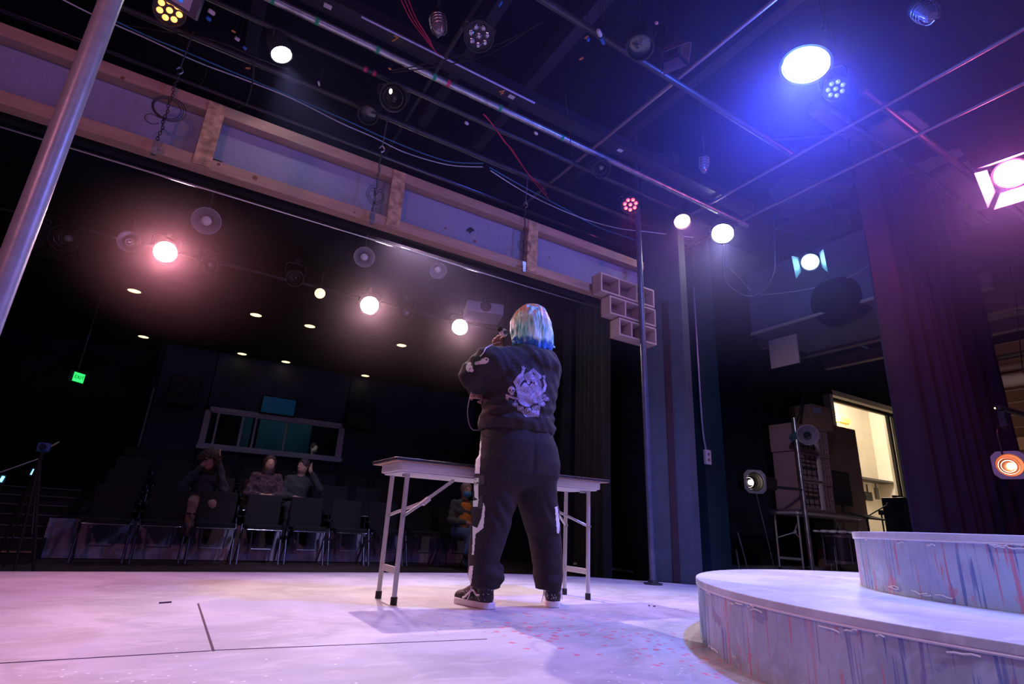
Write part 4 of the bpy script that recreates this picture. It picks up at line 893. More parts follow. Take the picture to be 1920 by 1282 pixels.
zpoly([(1735, 343), (1815, 300), (1832, 330), (1852, 390), (1800, 408), (1775, 376)], 4.38, 0.03, pm, 'ceiling_panel', 'large pale ceiling panel behind the barn door of the pink lamp', 'panel', 'pale ceiling panels')
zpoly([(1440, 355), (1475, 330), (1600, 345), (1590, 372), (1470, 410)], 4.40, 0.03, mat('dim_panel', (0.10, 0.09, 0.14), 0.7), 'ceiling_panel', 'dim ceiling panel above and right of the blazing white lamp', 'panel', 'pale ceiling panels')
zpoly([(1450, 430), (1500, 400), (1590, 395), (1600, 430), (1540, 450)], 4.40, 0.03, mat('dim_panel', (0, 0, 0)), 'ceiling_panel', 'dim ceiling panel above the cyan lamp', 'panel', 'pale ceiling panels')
# bulkhead
bk = MB(); bk.box((6.6, 3.35, 3.30), (1.2, 1.55, 0.84)); struct(bk.build('wall_bulkhead', mat('bulkhead', (0.15, 0.14, 0.22), 0.8, var=0.15)))
struct(MB().box((5.985, 3.35, 2.885), (0.03, 1.55, 0.03)).build('trim_5', mat('bulk_edge', (0.5, 0.40, 0.34), 0.6)))
for i in range(3): struct(MB().box((7.6 + i*.9, 3.6, 3.35), (0.12, 3.0, 0.18)).build('ceiling_beam', mat('far_beam', (0.20, 0.14, 0.13), 0.8)))
p = at_x(1470, 662, 5.99); o = MB().box((5.99, p.y, p.z + 0.02), (0.02, 0.36, 0.36)).build('hanging_board', mat('tan_board', (0.30, 0.22, 0.22), 0.8)); tag(o, 'square tan board fixed below the pale bulkhead', 'board')
# round black speaker
p = at_y(1586, 562, 3.0); t = thing('loudspeaker', p, 'round-backed black loudspeaker hanging against the curtain', 'speaker')
MB().lathe([(0, -.26), (.20, -.24), (.26, -.16), (.28, 0), (.28, .22), (.25, .26), (0, .26)], p, aimR((-0.75, 0.2, -0.35))).build('cabinet', mat('spk_black', (0.015, 0.014, 0.02), 0.5), t)
MB().tube(p + Vector((0, 0, .2)), (p.x, p.y, 4.5), 0.02).build('hanger', darkpipe, t); q = p + Vector((-.1, -.25, .12)); MB().box(q, (0.03, 0.02, 0.16)).build('strap', label_w, t)
# column conduit and outlet box
t = thing('wall_outlet', (4.84, 4.03, 1.3), 'pale double outlet box on the teal column with a conduit rising from it', 'outlet')
pb = at_y(1325, 857, 4.04)
MB().box((pb.x, 4.03, pb.z), (0.085, 0.035, 0.155)).build('box', label_w, t, 0.004)
for dz in (.03, -.03): MB().disc((pb.x, 4.012, pb.z + dz), 0.016, aimR((0, -1, 0)), dz=0.003).build('socket', mat('socket_brown', (0.25, 0.15, 0.2), 0.6), t)
MB().path(smoothpts([(pb.x - .01, 4.035, pb.z + .07), (pb.x - .04, 4.035, pb.z + .25), (pb.x - .05, 4.035, pb.z + .6), (pb.x - .05, 4.035, pb.z + 2.0)], 6), 0.010, 0, 8).build('conduit', mat('conduit_blue', (0.35, 0.45, 0.60), 0.35, 0.3), t)
for (a, b, r_, lb) in (((1383, 998), (1402, 1066), .010, 'thin slanting metal rod leaning in the dark, nearest the pier'), ((1380, 1030), (1386, 1066), .012, 'short upright metal rod beside the slanting one'), ((1418, 925), (1453, 1069), .006, 'thin rod leaning in the dark below the open faced lamp')):
    A, B = at_y(*a, 4.6), at_y(*b, 4.6); o = MB().tube(B, A, r_).build('rod', steel); tag(o, lb, 'rod')
# dark drapes in the wing
for (a, b, lb) in (((5.3, 4.7), (6.4, 5.6), 'black drape hanging in the wing behind the open faced lamp'),):
    o = drape_mesh(a, b, 0.01, 4.4, 8, 0.05, drape, 'wing_drape'); tag(o, lb, 'curtain')

# backstage table with crates
folding_table(7.36, 9.0, 4.62, 5.07, 0.80, 'grey folding table in the wing, stacked with plastic crates', mat('top_dark', (0.10, 0.08, 0.10), 0.6), leg_grey)
crm = mat('crate_plastic', (0.30, 0.19, 0.20), 0.5); crp = mat('crate_corner', (0.62, 0.55, 0.56), 0.5)
crate_labels = ['lowest slatted crate in the stack on the wing table', 'middle slatted crate in the stack on the wing table', 'topmost slatted crate in the stack on the wing table']
for k in range(3):
    x0, x1 = 7.50 + .03*(k % 2), 8.30 + .02*k; y0, y1 = 4.66, 5.02; z0 = 0.802 + k*0.405; h = 0.40; t = thing('storage_crate', ((x0+x1)/2, 4.84, z0), crate_labels[k], 'crate', 'crates on the wing table')
    c = MB(); xm = x0 + (x1-x0)*0.62
    c.box(((x0+x1)/2, y1, z0 + h/2), (x1-x0, 0.02, h)); c.box(((x0+x1)/2, 4.84, z0 + .012), (x1-x0, y1-y0, 0.024)); c.box(((x0+xm)/2, y0, z0 + h/2), (xm-x0, 0.02, h - .01))
    for i in range(6): c.box(((xm+x1)/2, y0, z0 + .04 + i*h/6), (x1-xm, 0.02, 0.022))
    for i in range(5): c.box((xm + (x1-xm)*i/4.4 + .03, y0 - .003, z0 + h/2), (0.02, 0.02, h))
    c.box((x0, 4.84, z0 + h/2), (0.02, y1-y0, h)); c.box((x1, 4.84, z0 + h/2), (0.02, y1-y0, h)); c.box(((x0+x1)/2, y0 - .01, z0 + h - .02), (x1-x0, 0.03, 0.03)); c.build('body', crm, t)
    for x in (x0 + .02, xm): MB().box((x, y0 - .022, z0 + h/2), (0.07, 0.02, h*.92)).build('corner_post', crp, t, 0.004)
    sl = MB()
    for i in range(4): sl.box((x0 + (xm-x0)*(.12 + .25*i), y0 - .014, z0 + h*.5), (0.012, 0.008, h*.8))
    for i in range(3): sl.box(((x0+xm)/2, y0 - .014, z0 + h*(.2 + .28*i)), (xm-x0 - .06, 0.008, 0.012))
    sl.build('front_rib', rubber, t)
    hd_ = MB(); hd_.box(((x0+xm)/2, y0 - .015, z0 + h*.62), (0.3, 0.012, 0.02)); hd_.box(((x0+xm)/2, y0 - .015, z0 + h*.42), (0.3, 0.012, 0.02)); hd_.build('handle', rubber, t)
p = at_y(1543, 776, 5.1); t = thing('cardboard_box', (8.3, 4.84, 2.02), 'dark cardboard box with a pale label on top of the crates', 'box')
MB().box((8.32, 4.84, 2.20), (0.50, 0.36, 0.36)).build('carton', cardboard, t); MB().box((8.20, 4.655, 2.29), (0.20, 0.01, 0.09)).build('label_patch', mat('lab_blue', (0.28, 0.32, 0.42), 0.6), t); MB().box((8.32, 4.84, 2.383), (0.51, 0.08, 0.006)).build('flap', cardboard, t)
t = thing('cabinet', (9.45, 5.5, 0), 'tall brown cabinet standing between the crates and the lit doorway', 'cabinet')
MB().box((9.92, 5.47, 1.18), (1.10, 0.34, 2.36)).build('body', mat('cab_brown', (0.20, 0.13, 0.11), 0.7, var=0.15), t, 0.006); MB().box((9.75, 5.29, 1.16), (0.60, 0.02, 2.2)).build('door', mat('cab_brown', (0, 0, 0)), t); MB().ball((9.95, 5.27, 1.1), 0.02).build('knob', steel, t)
p = at_y(1580, 915, 4.85); t = thing('monitor', (p.x, 4.85, 0.81), 'dark flat screen standing at the right end of the wing table', 'monitor')
MB().box((p.x, 4.87, p.z), (0.50, 0.03, 0.52)).build('case', rubber, t, 0.005); MB().box((p.x, 4.853, p.z), (0.44, 0.005, 0.44)).build('screen', glassd, t); MB().tube((p.x, 4.89, p.z - .2), (p.x, 4.89, 0.81), 0.02).build('stand', rubber, t); MB().box((p.x, 4.89, .806), (.24, .16, .012)).build('base', rubber, t)
# drum under the table
p = at_y(1572, 1035, 4.55)
t = thing('drum', (p.x, 4.5, 0), 'dark drum with chrome lug rods and a white cloth on it, before the wing table', 'drum')
MB().lathe([(0, .12), (.21, .12), (.21, .50), (0, .50)], (p.x, 4.5, 0), n=32).build('shell', mat('shell_dark', (0.03, 0.02, 0.03), 0.25), t)
for z in (.14, .48): MB().lathe([(.21, z - .02), (.222, z - .02), (.222, z + .02), (.21, z + .02)], (p.x, 4.5, 0), n=32).build('hoop', mat('hoop_dark', (0.2, 0.15, 0.18), 0.3, .6), t)
for i in range(8):
    a = i*PI/4 + .2; MB().tube((p.x + .235*math.cos(a), 4.5 + .235*math.sin(a), .12), (p.x + .235*math.cos(a), 4.5 + .235*math.sin(a), .50), 0.006).build('lug_rod', chrome, t)
for i in range(3):
    a = i*2*PI/3 - .9; MB().tube((p.x + .25*math.cos(a), 4.5 + .25*math.sin(a), .0), (p.x + .25*math.cos(a), 4.5 + .25*math.sin(a), .34), 0.008).build('leg', chrome, t)
cl = SDF((p.x - .35, 4.2, .47), (p.x + .35, 4.8, .62), .012); cl.ell((p.x - .03, 4.5, .53), (.26, .20, .018), 0); cl.cap((p.x + .2, 4.45, .525), (p.x + .26, 4.38, .51), .022, .015); cl.displace(lambda x, y, z: .006*np.sin(x*40) + .005*np.sin(y*52 + x*20))
o = cl.build('cloth', white); tag(o, 'crumpled white cloth lying on the dark drum', 'cloth')

# lighting stand
sb = at_y(1523, 1068, 4.5); stp_ = at_y(1484, 782, 4.5)
t = thing('lighting_stand', (sb.x, 4.5, 0), 'silver upright pole standing in front of the wing table', 'pole')
MB().tube((sb.x, 4.5, 0.0), (sb.x - .02, 4.5, stp_.z), 0.030, 0, 20).build('pole', steel, t); MB().lathe([(0, 0), (.14, 0), (.14, .012), (.04, .02), (0, .02)], (sb.x, 4.5, 0)).build('base', darkpipe, t)
jc = at_y(1488, 818, 4.5); MB().tube(jc - Vector((.04, 0, .03)), jc + Vector((.05, 0, .03)), 0.045).build('joint', mat('joint_teal', (0.10, 0.25, 0.30), 0.4, .5), t)
pl = at_y(1515, 815, 4.35)
lamp('stage_light', pl, (3.0, 0.5, 1.3), 'unlit lamp with a polished reflector clamped to the silver pole', 'dome', 0.135, 0.2, glassd, None, body=mat('dull_reflector', (0.55, 0.48, 0.62), 0.3, 0.5))
MB().tube(at_y(1492, 820, 4.5), at_y(1530, 812, 4.45), 0.018).build('arm', darkpipe, [x for x in COL.objects if x.get('label', '').startswith('unlit lamp with a polished')][0])
pf = at_y(1414, 903, 4.35)
fl = lamp('stage_light', pf, (4.2, 0.5, 1.0), 'open faced lamp with an octagonal frame glowing faintly, left of the silver pole', 'fresnel', 0.115, 0.26, lit('fres_bulb', (1.0, 0.85, 0.75), 2.2), None, frame=True, body=mat('fres_body', (0.06, 0.05, 0.04), 0.3, 0.5))
MB().tube(pf + Vector((.12, .15, -.02)), (sb.x - .01, 4.5, pf.z), 0.018).build('arm', darkpipe, fl)
MB().box(pf + Vector((.35, .16, .02)), (.5, .16, .16)).build('body_case', rubber, fl, .03)
# right edge lamp
pr = at_y(1893, 872, 1.9)
fo = lamp('stage_light', pr, (1.6, 0.1, 1.0), 'orange glowing open faced lamp with a pale frame at the right edge', 'fresnel', 0.098, 0.2, lit('orange_bulb', (1.0, 0.62, 0.38), 14), None, frame=True, body=mat('copper_body', (0.38, 0.16, 0.10), 0.3, 0.6), beam=((1.0, 0.5, 0.35), 10, 90, 0.9))
MB().path(smoothpts([pr + Vector((-.10, -.0, .08)), pr + Vector((-.11, 0, .26)), pr + Vector((-.03, 0, .33)), pr + Vector((.16, 0, .34))], 6), 0.007, 0, 8).build('yoke', darkpipe, fo)
bm_ = MB(); bm_.tube(pr + Vector((.06, 0, .52)), pr + Vector((1.2, -.1, .50)), 0.024); o = bm_.build('side_arm', darkpipe); tag(o, 'dark horizontal side arm above the orange lamp at the right edge', 'pipe')
MB().box(pr + Vector((.10, 0, .42)), (0.05, 0.05, 0.14)).build('clamp', darkpipe, fo)
vp = at_y(1888, 800, 2.6); o = MB().tube((vp.x, 2.6, 0), (vp.x, 2.6, 4.45), 0.03).build('vertical_pipe', mat('olive_pipe', (0.16, 0.14, 0.12), 0.4, .2)); tag(o, 'dark vertical pipe rising behind the curtain at the right edge', 'pipe')
pl = at_y(1866, 765, 2.05); t = thing('small_lamp', pl, 'tiny glinting bulb with a dark holder against the curtain', 'lamp'); MB().tube(pl, pl + Vector((.07, 0, -.03)), .008).build('holder', rubber, t); MB().ball(pl, .009).build('bulb', L_WARM, t)
MB().tube(pl + Vector((.07, 0, -.03)), pl + Vector((.20, 0.12, -.05)), .005).build('stem', rubber, t)
# upper right corner: round lit fixture, ducts
zpoly([(1825, 527), (1838, 523), (1858, 541), (1826, 547)], 4.0, 0.03, mat('tan_panel', (0.42, 0.32, 0.27), 0.7), 'ceiling_panel', 'small tan ceiling panel right of the curtain, the upper one', 'panel', 'tan ceiling panels')
zpoly([(1843, 592), (1905, 577), (1960, 568), (1960, 600), (1866, 611)], 4.0, 0.03, mat('tan_panel', (0, 0, 0)), 'ceiling_panel', 'tan ceiling panel with a round grille right of the curtain', 'panel', 'tan ceiling panels')
gp = at_z(1890, 592, 3.99); o = MB().disc(gp, 0.28, aimR((0, 0, -1)), 0, 28, 0.02).build('grille', mat('grille_dark', (0.10, 0.08, 0.09), 0.7)); tag(o, 'round dark grille on the tan ceiling panel at the right', 'grille')
for (z, r_, lb, m) in ((3.95, .05, 'upper and thinnest pipe running along the brick wall', darkpipe), (3.70, .08, 'middle pipe running along the brick wall', mat('plum_pipe', (0.16, 0.10, 0.12), 0.5)), (3.42, .13, 'lowest and thickest pale pipe running along the brick wall', mat('lagged_pipe', (0.40, 0.34, 0.36), 0.7))):
    o = MB().tube((14.2 - r_, -1.5, z + .25), (14.2 - r_, 5.7, z + .25), r_, 0, 16).build('wall_pipe', m); tag(o, lb, 'pipe', 'pipes along the brick wall')
spot('work_lamp', (11.0, 3.0, 4.2), (14.0, 3.4, 2.5), (1.0, 0.7, 0.6), 60, 120, 1.0, 0.2)

# things in and before the lit store room
t = thing('ladder', (10.0, 7.4, 0), 'yellow and orange step ladder top showing through the lit doorway', 'ladder')
lm = mat('ladder_yellow', (0.85, 0.50, 0.06), 0.5); lo_ = mat('ladder_orange', (0.80, 0.16, 0.04), 0.5)
q = at_y(1580, 790, 7.3)
for sx in (-1, 1): MB().tube((q.x + sx*.16 + sx*.12, 7.35, 0.02), (q.x + sx*.16, 7.3, q.z), .03).build('rail', lo_, t)
MB().box((q.x, 7.3, q.z + .02), (.46, .14, .12)).build('cap', lm, t)
for i in range(7): MB().box((q.x, 7.32, .4 + i*.42), (.50 - .02*i, .05, .03)).build('rung', lm, t)
q0, q1 = at_y(1618, 896, 7.6), at_y(1682, 894, 7.6); o = MB().box(((q0.x+q1.x)/2 + .05, 7.75, q0.z), (q1.x-q0.x + .3, .38, .05)).build('wall_shelf', darkpipe); tag(o, 'dark shelf on the cream wall inside the lit room', 'shelf')
def hung(px, py, w_, h_, m, name, label, cat):
    q = at_y(px, py, 7.9); t = thing(name, q, label, cat, 'tools hung in the lit room'); MB().box((q.x, 7.925, q.z), (w_, .05, h_)).build('head', m, t, .01); MB().tube((q.x, 7.925, q.z + h_*.4), (q.x, 7.925, q.z + h_*.4 + .22), .015).build('handle', m, t); return t
hung(1630, 930, .34, .22, rubber, 'hanging_tool', 'black tool hanging leftmost under the shelf in the lit room', 'tool')
hung(1646, 925, .14, .30, mat('tool_grey', (0.12, 0.11, 0.12), 0.5), 'hanging_tool', 'dark long tool hanging under the middle of the shelf in the lit room', 'tool')
hung(1653, 903, .06, .10, lm, 'hanging_tool', 'yellow-handled tool hanging under the shelf in the lit room', 'tool')
hung(1622, 948, .12, .20, mat('tool_red', (0.65, 0.05, 0.04), 0.5), 'hanging_tool', 'red tool hanging lowest at the left in the lit room', 'tool')
q = at_y(1672, 935, 7.97); o = MB().lathe([(0, 0), (.22, 0), (.22, .05), (.15, .08), (0, .08)], q, aimR((0, -1, 0))).build('enamel_bowl', white); tag(o, 'round white dish hanging under the shelf in the lit room', 'dish')
spot('wing_fill', (1.5, 0.5, 3.4), (7.9, 4.8, 1.1), (0.90, 0.75, 0.90), 260, 22, 0.8, 0.06)  # added, unseen spot that brightens the silver pole and wing gear
# music case and microphone stands before the door
q = at_y(1697, 962, 4.6); t = thing('amplifier', (q.x, 4.65, 0), 'black boxy amplifier standing by the curtain edge before the lit doorway', 'amplifier')
zt = at_y(1694, 934, 4.6).z
MB().box((q.x, 4.65, zt/2), (.46, .34, zt)).build('cabinet', black, t, .02); MB().box((q.x, 4.475, zt*.45), (.38, .02, zt*.7)).build('grille', mat('grille_cloth', (0.03, 0.03, 0.035), .9), t); MB().box((q.x - .02, 4.65, zt + .02), (.3, .05, .03)).build('handle', rubber, t)
q = at_y(1652, 960, 4.5); t = thing('microphone_stand', (q.x, 4.5, 0), 'black boom microphone stand silhouetted in the lit doorway', 'microphone stand')
MB().tube((q.x, 4.5, .03), (q.x, 4.5, q.z), .011).build('pole', rubber, t); MB().tube((q.x - .34, 4.5, q.z - .06), (q.x + .22, 4.5, q.z + .12), .009).build('boom', rubber, t); MB().ball((q.x + .24, 4.5, q.z + .125), .025).build('microphone', rubber, t)
MB().box((q.x, 4.5, q.z - .005), (.06, .06, .07)).build('joint', rubber, t, .01)
for i in range(3):
    a = i*2*PI/3 + .5; MB().tube((q.x, 4.5, .12), (q.x + .3*math.cos(a), 4.5 + .3*math.sin(a), .015), .009).build('leg', rubber, t)
q = at_y(1625, 968, 4.4); t = thing('music_stand', (q.x, 4.4, 0), 'black flat-topped music stand left of the microphone stand', 'music stand')
MB().box((q.x, 4.4, q.z), (.46, .30, .02), R=Matrix.Rotation(.25, 3, 'X')).build('desk', rubber, t); MB().tube((q.x, 4.4, 0.1), (q.x, 4.4, q.z), .012).build('pole', rubber, t)
for i in range(3):
    a = i*2*PI/3 + 1.2; MB().tube((q.x, 4.4, .14), (q.x + .26*math.cos(a), 4.4 + .26*math.sin(a), .012), .009).build('leg', rubber, t)

# tripod in the house, blue indicator lamps
t = thing('camera_tripod', (-1.17, 7.7, -.27), 'black tripod with a small camera standing at the far left before the aisle steps', 'tripod')
tx, ty = -1.22, 7.45; zt = at_y(50, 860, ty).z
for i, (px, py) in enumerate(((32, 1066), (67, 1068))):
    b_ = at_y(px, py, ty); lg = MB().tube((tx, ty, zt), (b_.x, ty - .12, -.26), .014, 0, 8).build('leg', rubber, t)
    MB().tube((tx + (b_.x-tx)*.1, ty - .01, zt - .14), (tx + (b_.x-tx)*.55, ty - .07, zt - .72), .009).build('strut', darkpipe, lg)
MB().tube((tx, ty, zt), (tx - .15, ty + .28, -.26), .014, 0, 8).build('leg', rubber, t)
MB().tube((tx, ty, zt - .2), (tx, ty, zt + .08), .018).build('column', rubber, t); MB().tube((tx, ty, zt + .02), (tx - .33, ty - .1, zt - .20), .008).build('pan_handle', steel, t)
hd2 = MB().box((tx, ty, zt + .13), (.11, .09, .09)).build('camera', mat('cam_blue', (0.02, 0.10, 0.35), .4), t, .01)
MB().lathe([(0, 0), (.03, 0), (.03, .05), (0, .05)], (tx + .0, ty - .045, zt + .13), aimR((0, -1, 0)), n=14).build('lens', glassd, hd2)
MB().tube((tx + .05, ty, zt + .14), (tx + .11, ty, zt + .2), .008).build('clip', mat('olive_clip', (0.5, 0.55, 0.3), .4), t)
for px, py, lb in ((5, 898, 'tiny blue indicator light at the left edge beside the tripod'), (63, 885, 'tiny blue indicator light right of the tripod')):
    q = at_y(px, py, 7.85); t = thing('indicator_light', q, lb, 'indicator light', 'blue indicator lights'); MB().box(q, (.05, .05, .09)).build('case', rubber, t); MB().box(q + Vector((0, -.03, 0)), (.024, .012, .06), R=Matrix.Rotation(.2, 3, 'Y')).build('light', L_LED, t)
    MB().tube(q, (q.x, q.y, -.27), .01).build('post', rubber, t)
# small litter on stage
for i, (px, py, L, a, lb) in enumerate(((310, 1129, .05, .4, 'small dark splinter lying on the stage left of the floor seam'), (1217, 1135, .02, 1.0, 'tiny dark scrap on the stage near the platform, left one'), (1227, 1136, .02, .3, 'tiny dark scrap on the stage near the platform, right one'))):
    q = at_z(px, py, .003); o = MB().box((q.x, q.y, .003), (L, .006, .005), R=Matrix.Rotation(a, 3, 'Z')).build('splinter', mat('splinter_dark', (0.06, 0.03, 0.04), .8)); tag(o, lb, 'splinter', 'dark scraps on the stage')
# ================================================================ the performer
PY = 2.60
def X_(px, py=0, y=PY): return at_y(px, py, y)
hoodm = mat('washed_black_cotton', (0.026, 0.020, 0.021), 0.9, bump=0.25, bscale=70, var=0.25, vscale=14)
pantm = mat('black_track_cloth', (0.017, 0.011, 0.015), 0.85, bump=0.15, bscale=50, var=0.15, vscale=8)
whitecl = mat('white_stripe', (0.80, 0.78, 0.82), 0.6)
per = thing('person', (1.63, 2.60, 0), 'person seen from behind with blue hair, black hoodie, track trousers and high-top shoes', 'person')
# --- body: one continuous surface under the clothes
B = SDF((1.12, 2.38, 0.02), (2.05, 3.12, 1.72), 0.0055)
hc = np.array([1.652, 2.615, 1.545])           # head centre, face turned away (+y) and a little to the left
B.ell(hc, (.078, .098, .108), 0.01); B.ell(hc + (-.008, .03, -.045), (.060, .075, .07), .03)
B.cap(hc + (-.012, .09, -.01), hc + (-.016, .112, -.03), .012, .017, .015)      # nose
B.ell(hc + (-.012, .088, -.062), (.028, .016, .010), .01)                        # mouth
for sx in (-1, 1):
    B.ell(hc + (-.012 + sx*.030, .090, .002), (.014, .010, .010), .004); B.ell(hc + (-.012 + sx*.030, .085, .022), (.022, .012, .006), .01)
    B.ell(hc + (sx*.080, .0, -.01), (.012, .022, .034), .008)
B.cap((1.655, 2.60, 1.36), (1.652, 2.605, 1.47), .062, .055, .03)                # neck
B.column([(0.82, 1.60, 2.61, .17, .12), (0.95, 1.59, 2.61, .175, .125), (1.10, 1.585, 2.61, .17, .12), (1.25, 1.60, 2.605, .19, .12), (1.34, 1.62, 2.60, .17, .10), (1.40, 1.64, 2.60, .08, .07)], .04)
B.chain([(1.55, 2.61, .80), (1.475, 2.63, .42), (1.458, 2.625, .06)], [.095, .062, .026], .05)
B.chain([(1.69, 2.61, .80), (1.80, 2.63, .42), (1.858, 2.60, .06)], [.095, .062, .026], .05)
B.chain([(1.48, 2.60, 1.29), (1.315, 2.655, 1.19), (1.41, 2.78, 1.13)], [.052, .042, .030], .03)      # left arm, elbow out, forearm forward
B.chain([(1.79, 2.60, 1.33), (1.79, 2.70, 1.16), (1.60, 2.80, 1.30), (1.53, 2.735, 1.355)], [.055, .042, .034, .027], .03)   # right arm across the chest
def hand(S, w, pdir, side, up, curl, s=1.0, fingers=4):
    w, p, q, u = [np.array(v, float) for v in (w, pdir, side, up)]; p /= np.linalg.norm(p); q /= np.linalg.norm(q); u /= np.linalg.norm(u)
    S.cap(w, w + p*.045*s, .024*s, .026*s, .02); 
    for i in range(4): S.cap(w + p*.02*s + q*(i - 1.5)*.010*s, w + p*.085*s + q*(i - 1.5)*.019*s, .014*s, .011*s, .012)
    for i, L in enumerate((.040, .046, .043, .034)):
        a = w + p*.085*s + q*(i - 1.5)*.0195*s; d1 = p*math.cos(curl*.6) - u*math.sin(curl*.6); d2 = p*math.cos(curl*1.5) - u*math.sin(curl*1.5); d3 = p*math.cos(curl*2.3) - u*math.sin(curl*2.3)
        b = a + d1*L*s; c = b + d2*L*.68*s; e = c + d3*L*.5*s; S.cap(a, b, .0092*s, .0085*s, .002); S.cap(b, c, .0085*s, .008*s, .002); S.cap(c, e, .008*s, .0068*s, .002)
    a = w + p*.02*s - q*.022*s; b = a + (p*.6 - q*.75 - u*.25)*.036*s; c = b + (p*.9 - u*.45 + q*.05)*.03*s; S.cap(a, b, .0125*s, .011*s, .006); S.cap(b, c, .011*s, .009*s, .002)
B.chain([(1.41, 2.78, 1.13), (1.455, 2.745, 1.10)], [.030, .024], .02)
hand(B, (1.452, 2.725, 1.098), (-.75, -.25, .0), (.15, .2, 1), (-.3, -.9, .1), 0.85, 0.95)
hand(B, (1.530, 2.73, 1.335), (-.35, -.15, .55), (.85, -.1, .5), (0, 1, -.1), 0.75, 0.95)
B.build('body', skin, per, 2)
# --- hoodie
H = SDF((1.10, 2.34, 0.86), (2.02, 3.0, 1.56), 0.0065)
H.column([(0.885, 1.585, 2.605, .215, .165), (0.93, 1.585, 2.605, .225, .175), (0.955, 1.585, 2.605, .214, .166), (1.02, 1.59, 2.605, .212, .165), (1.12, 1.598, 2.60, .218, .160), (1.20, 1.605, 2.60, .225, .155), (1.27, 1.625, 2.60, .218, .145), (1.33, 1.645, 2.60, .180, .125), (1.375, 1.655, 2.60, .120, .10), (1.40, 1.66, 2.60, .085, .08)], .03)
H.chain([(1.52, 2.60, 1.285), (1.385, 2.60, 1.245), (1.320, 2.645, 1.180), (1.385, 2.745, 1.140)], [.095, .095, .078, .050], .05)
H.cap((1.385, 2.745, 1.140), (1.41, 2.76, 1.135), .050, .045, .02)
H.chain([(1.745, 2.60, 1.300), (1.765, 2.67, 1.17), (1.66, 2.78, 1.255), (1.565, 2.765, 1.35)], [.090, .082, .068, .048], .05)
# hood lying on the shoulders
H.chain([(1.555, 2.60, 1.365), (1.585, 2.53, 1.340), (1.66, 2.50, 1.315), (1.735, 2.53, 1.330), (1.765, 2.60, 1.350), (1.74, 2.67, 1.36)], [.042, .046, .050, .046, .042, .036], .02)
H.cap((1.60, 2.485, 1.30), (1.73, 2.485, 1.28), .042, .042, .02); H.cap((1.665, 2.47, 1.26), (1.665, 2.475, 1.22), .030, .016, .03)
H.column([(1.36, 1.655, 2.60, .05, .05), (1.56, 1.655, 2.60, .085, .08)], .02, 'sub')
def wrinkles(x, y, z):
    v = .0030*np.sin(z*95 + 3*np.sin(x*16) + y*10)*np.exp(-((z-.985)/.055)**2)*1.8        # folds above the hem
    v += .0034*np.sin((x*.6 + z)*70 + 4*np.sin(y*18))*np.clip((1.42 - x)/.15, 0, 1)        # left sleeve
    v += .0013*np.sin((x - z*1.4)*46 + 2.5*np.sin(z*14)) + .0016*np.sin((x*1.2 + z*.8)*78 + np.sin(x*31))
    v += np.where(z < .925, .0016*np.sin(np.arctan2(y - 2.6, x - 1.585)*150), 0)             # ribbed hem
    return v
H.displace(wrinkles); hood = H.build('hoodie', hoodm, per, 2)
sm_ = MB()
# --- printed artwork on the back and sleeve, laid on the cloth surface
artm = bpy.data.materials.new('print'); artm.use_nodes = True; va = artm.node_tree.nodes.new('ShaderNodeVertexColor'); va.layer_name = 'ink'
artm.node_tree.links.new(va.outputs[0], artm.node_tree.nodes['Principled BSDF'].inputs[0]); artm.node_tree.nodes['Principled BSDF'].inputs['Roughness'].default_value = 0.7
def decal(S, px0, px1, py0, py1, step, fn, name, parent, y0=2.36):
    xs = np.arange(px0, px1, step); ys = np.arange(py0, py1, step); GX, GY = np.meshgrid(xs, ys)
    A, I = fn(GX, GY); D = np.stack([(GX - CX)/FPX, (GY - CY)/FPX, np.ones_like(GX)], -1) @ CAMM.T; t = (y0 / D[..., 1]); O = np.array([0, 0, EYE]); hit = np.zeros_like(t, bool)
    for _ in range(90):
        P = O + D*t[..., None]; d = S.sample(P); go = (d > 0.0005) & (P[..., 1] < 2.95); t = np.where(go, t + np.clip(d, .0005, .01)*.8/np.linalg.norm(D, axis=-1), t)
    P = O + D*t[..., None]; hit = S.sample(P) < 0.003; P = P - D/np.linalg.norm(D, axis=-1, keepdims=True)*0.0022
    ok = A & hit; idx = -np.ones(ok.shape, int); idx[ok] = np.arange(ok.sum()); vs = P[ok]; fs = []
    for r in range(ok.shape[0]-1):
        for c in range(ok.shape[1]-1):
            q = (idx[r, c], idx[r, c+1], idx[r+1, c+1], idx[r+1, c])
            if min(q) >= 0: fs.append(q)
    me = bpy.data.meshes.new(name); me.from_pydata(vs.tolist(), [], fs); me.materials.append(artm)
    ca = me.color_attributes.new('ink', 'FLOAT_COLOR', 'POINT'); cols = np.concatenate([I[ok], np.ones((ok.sum(), 1))], 1).astype(np.float32); ca.data.foreach_set('color', cols.ravel())
    me.polygons.foreach_set('use_smooth', [True]*len(me.polygons)); o = bpy.data.objects.new(name, me); COL.objects.link(o); o.parent = parent
    if parent.type == 'EMPTY': o.matrix_parent_inverse = Matrix.Translation(-parent.location)
    return o
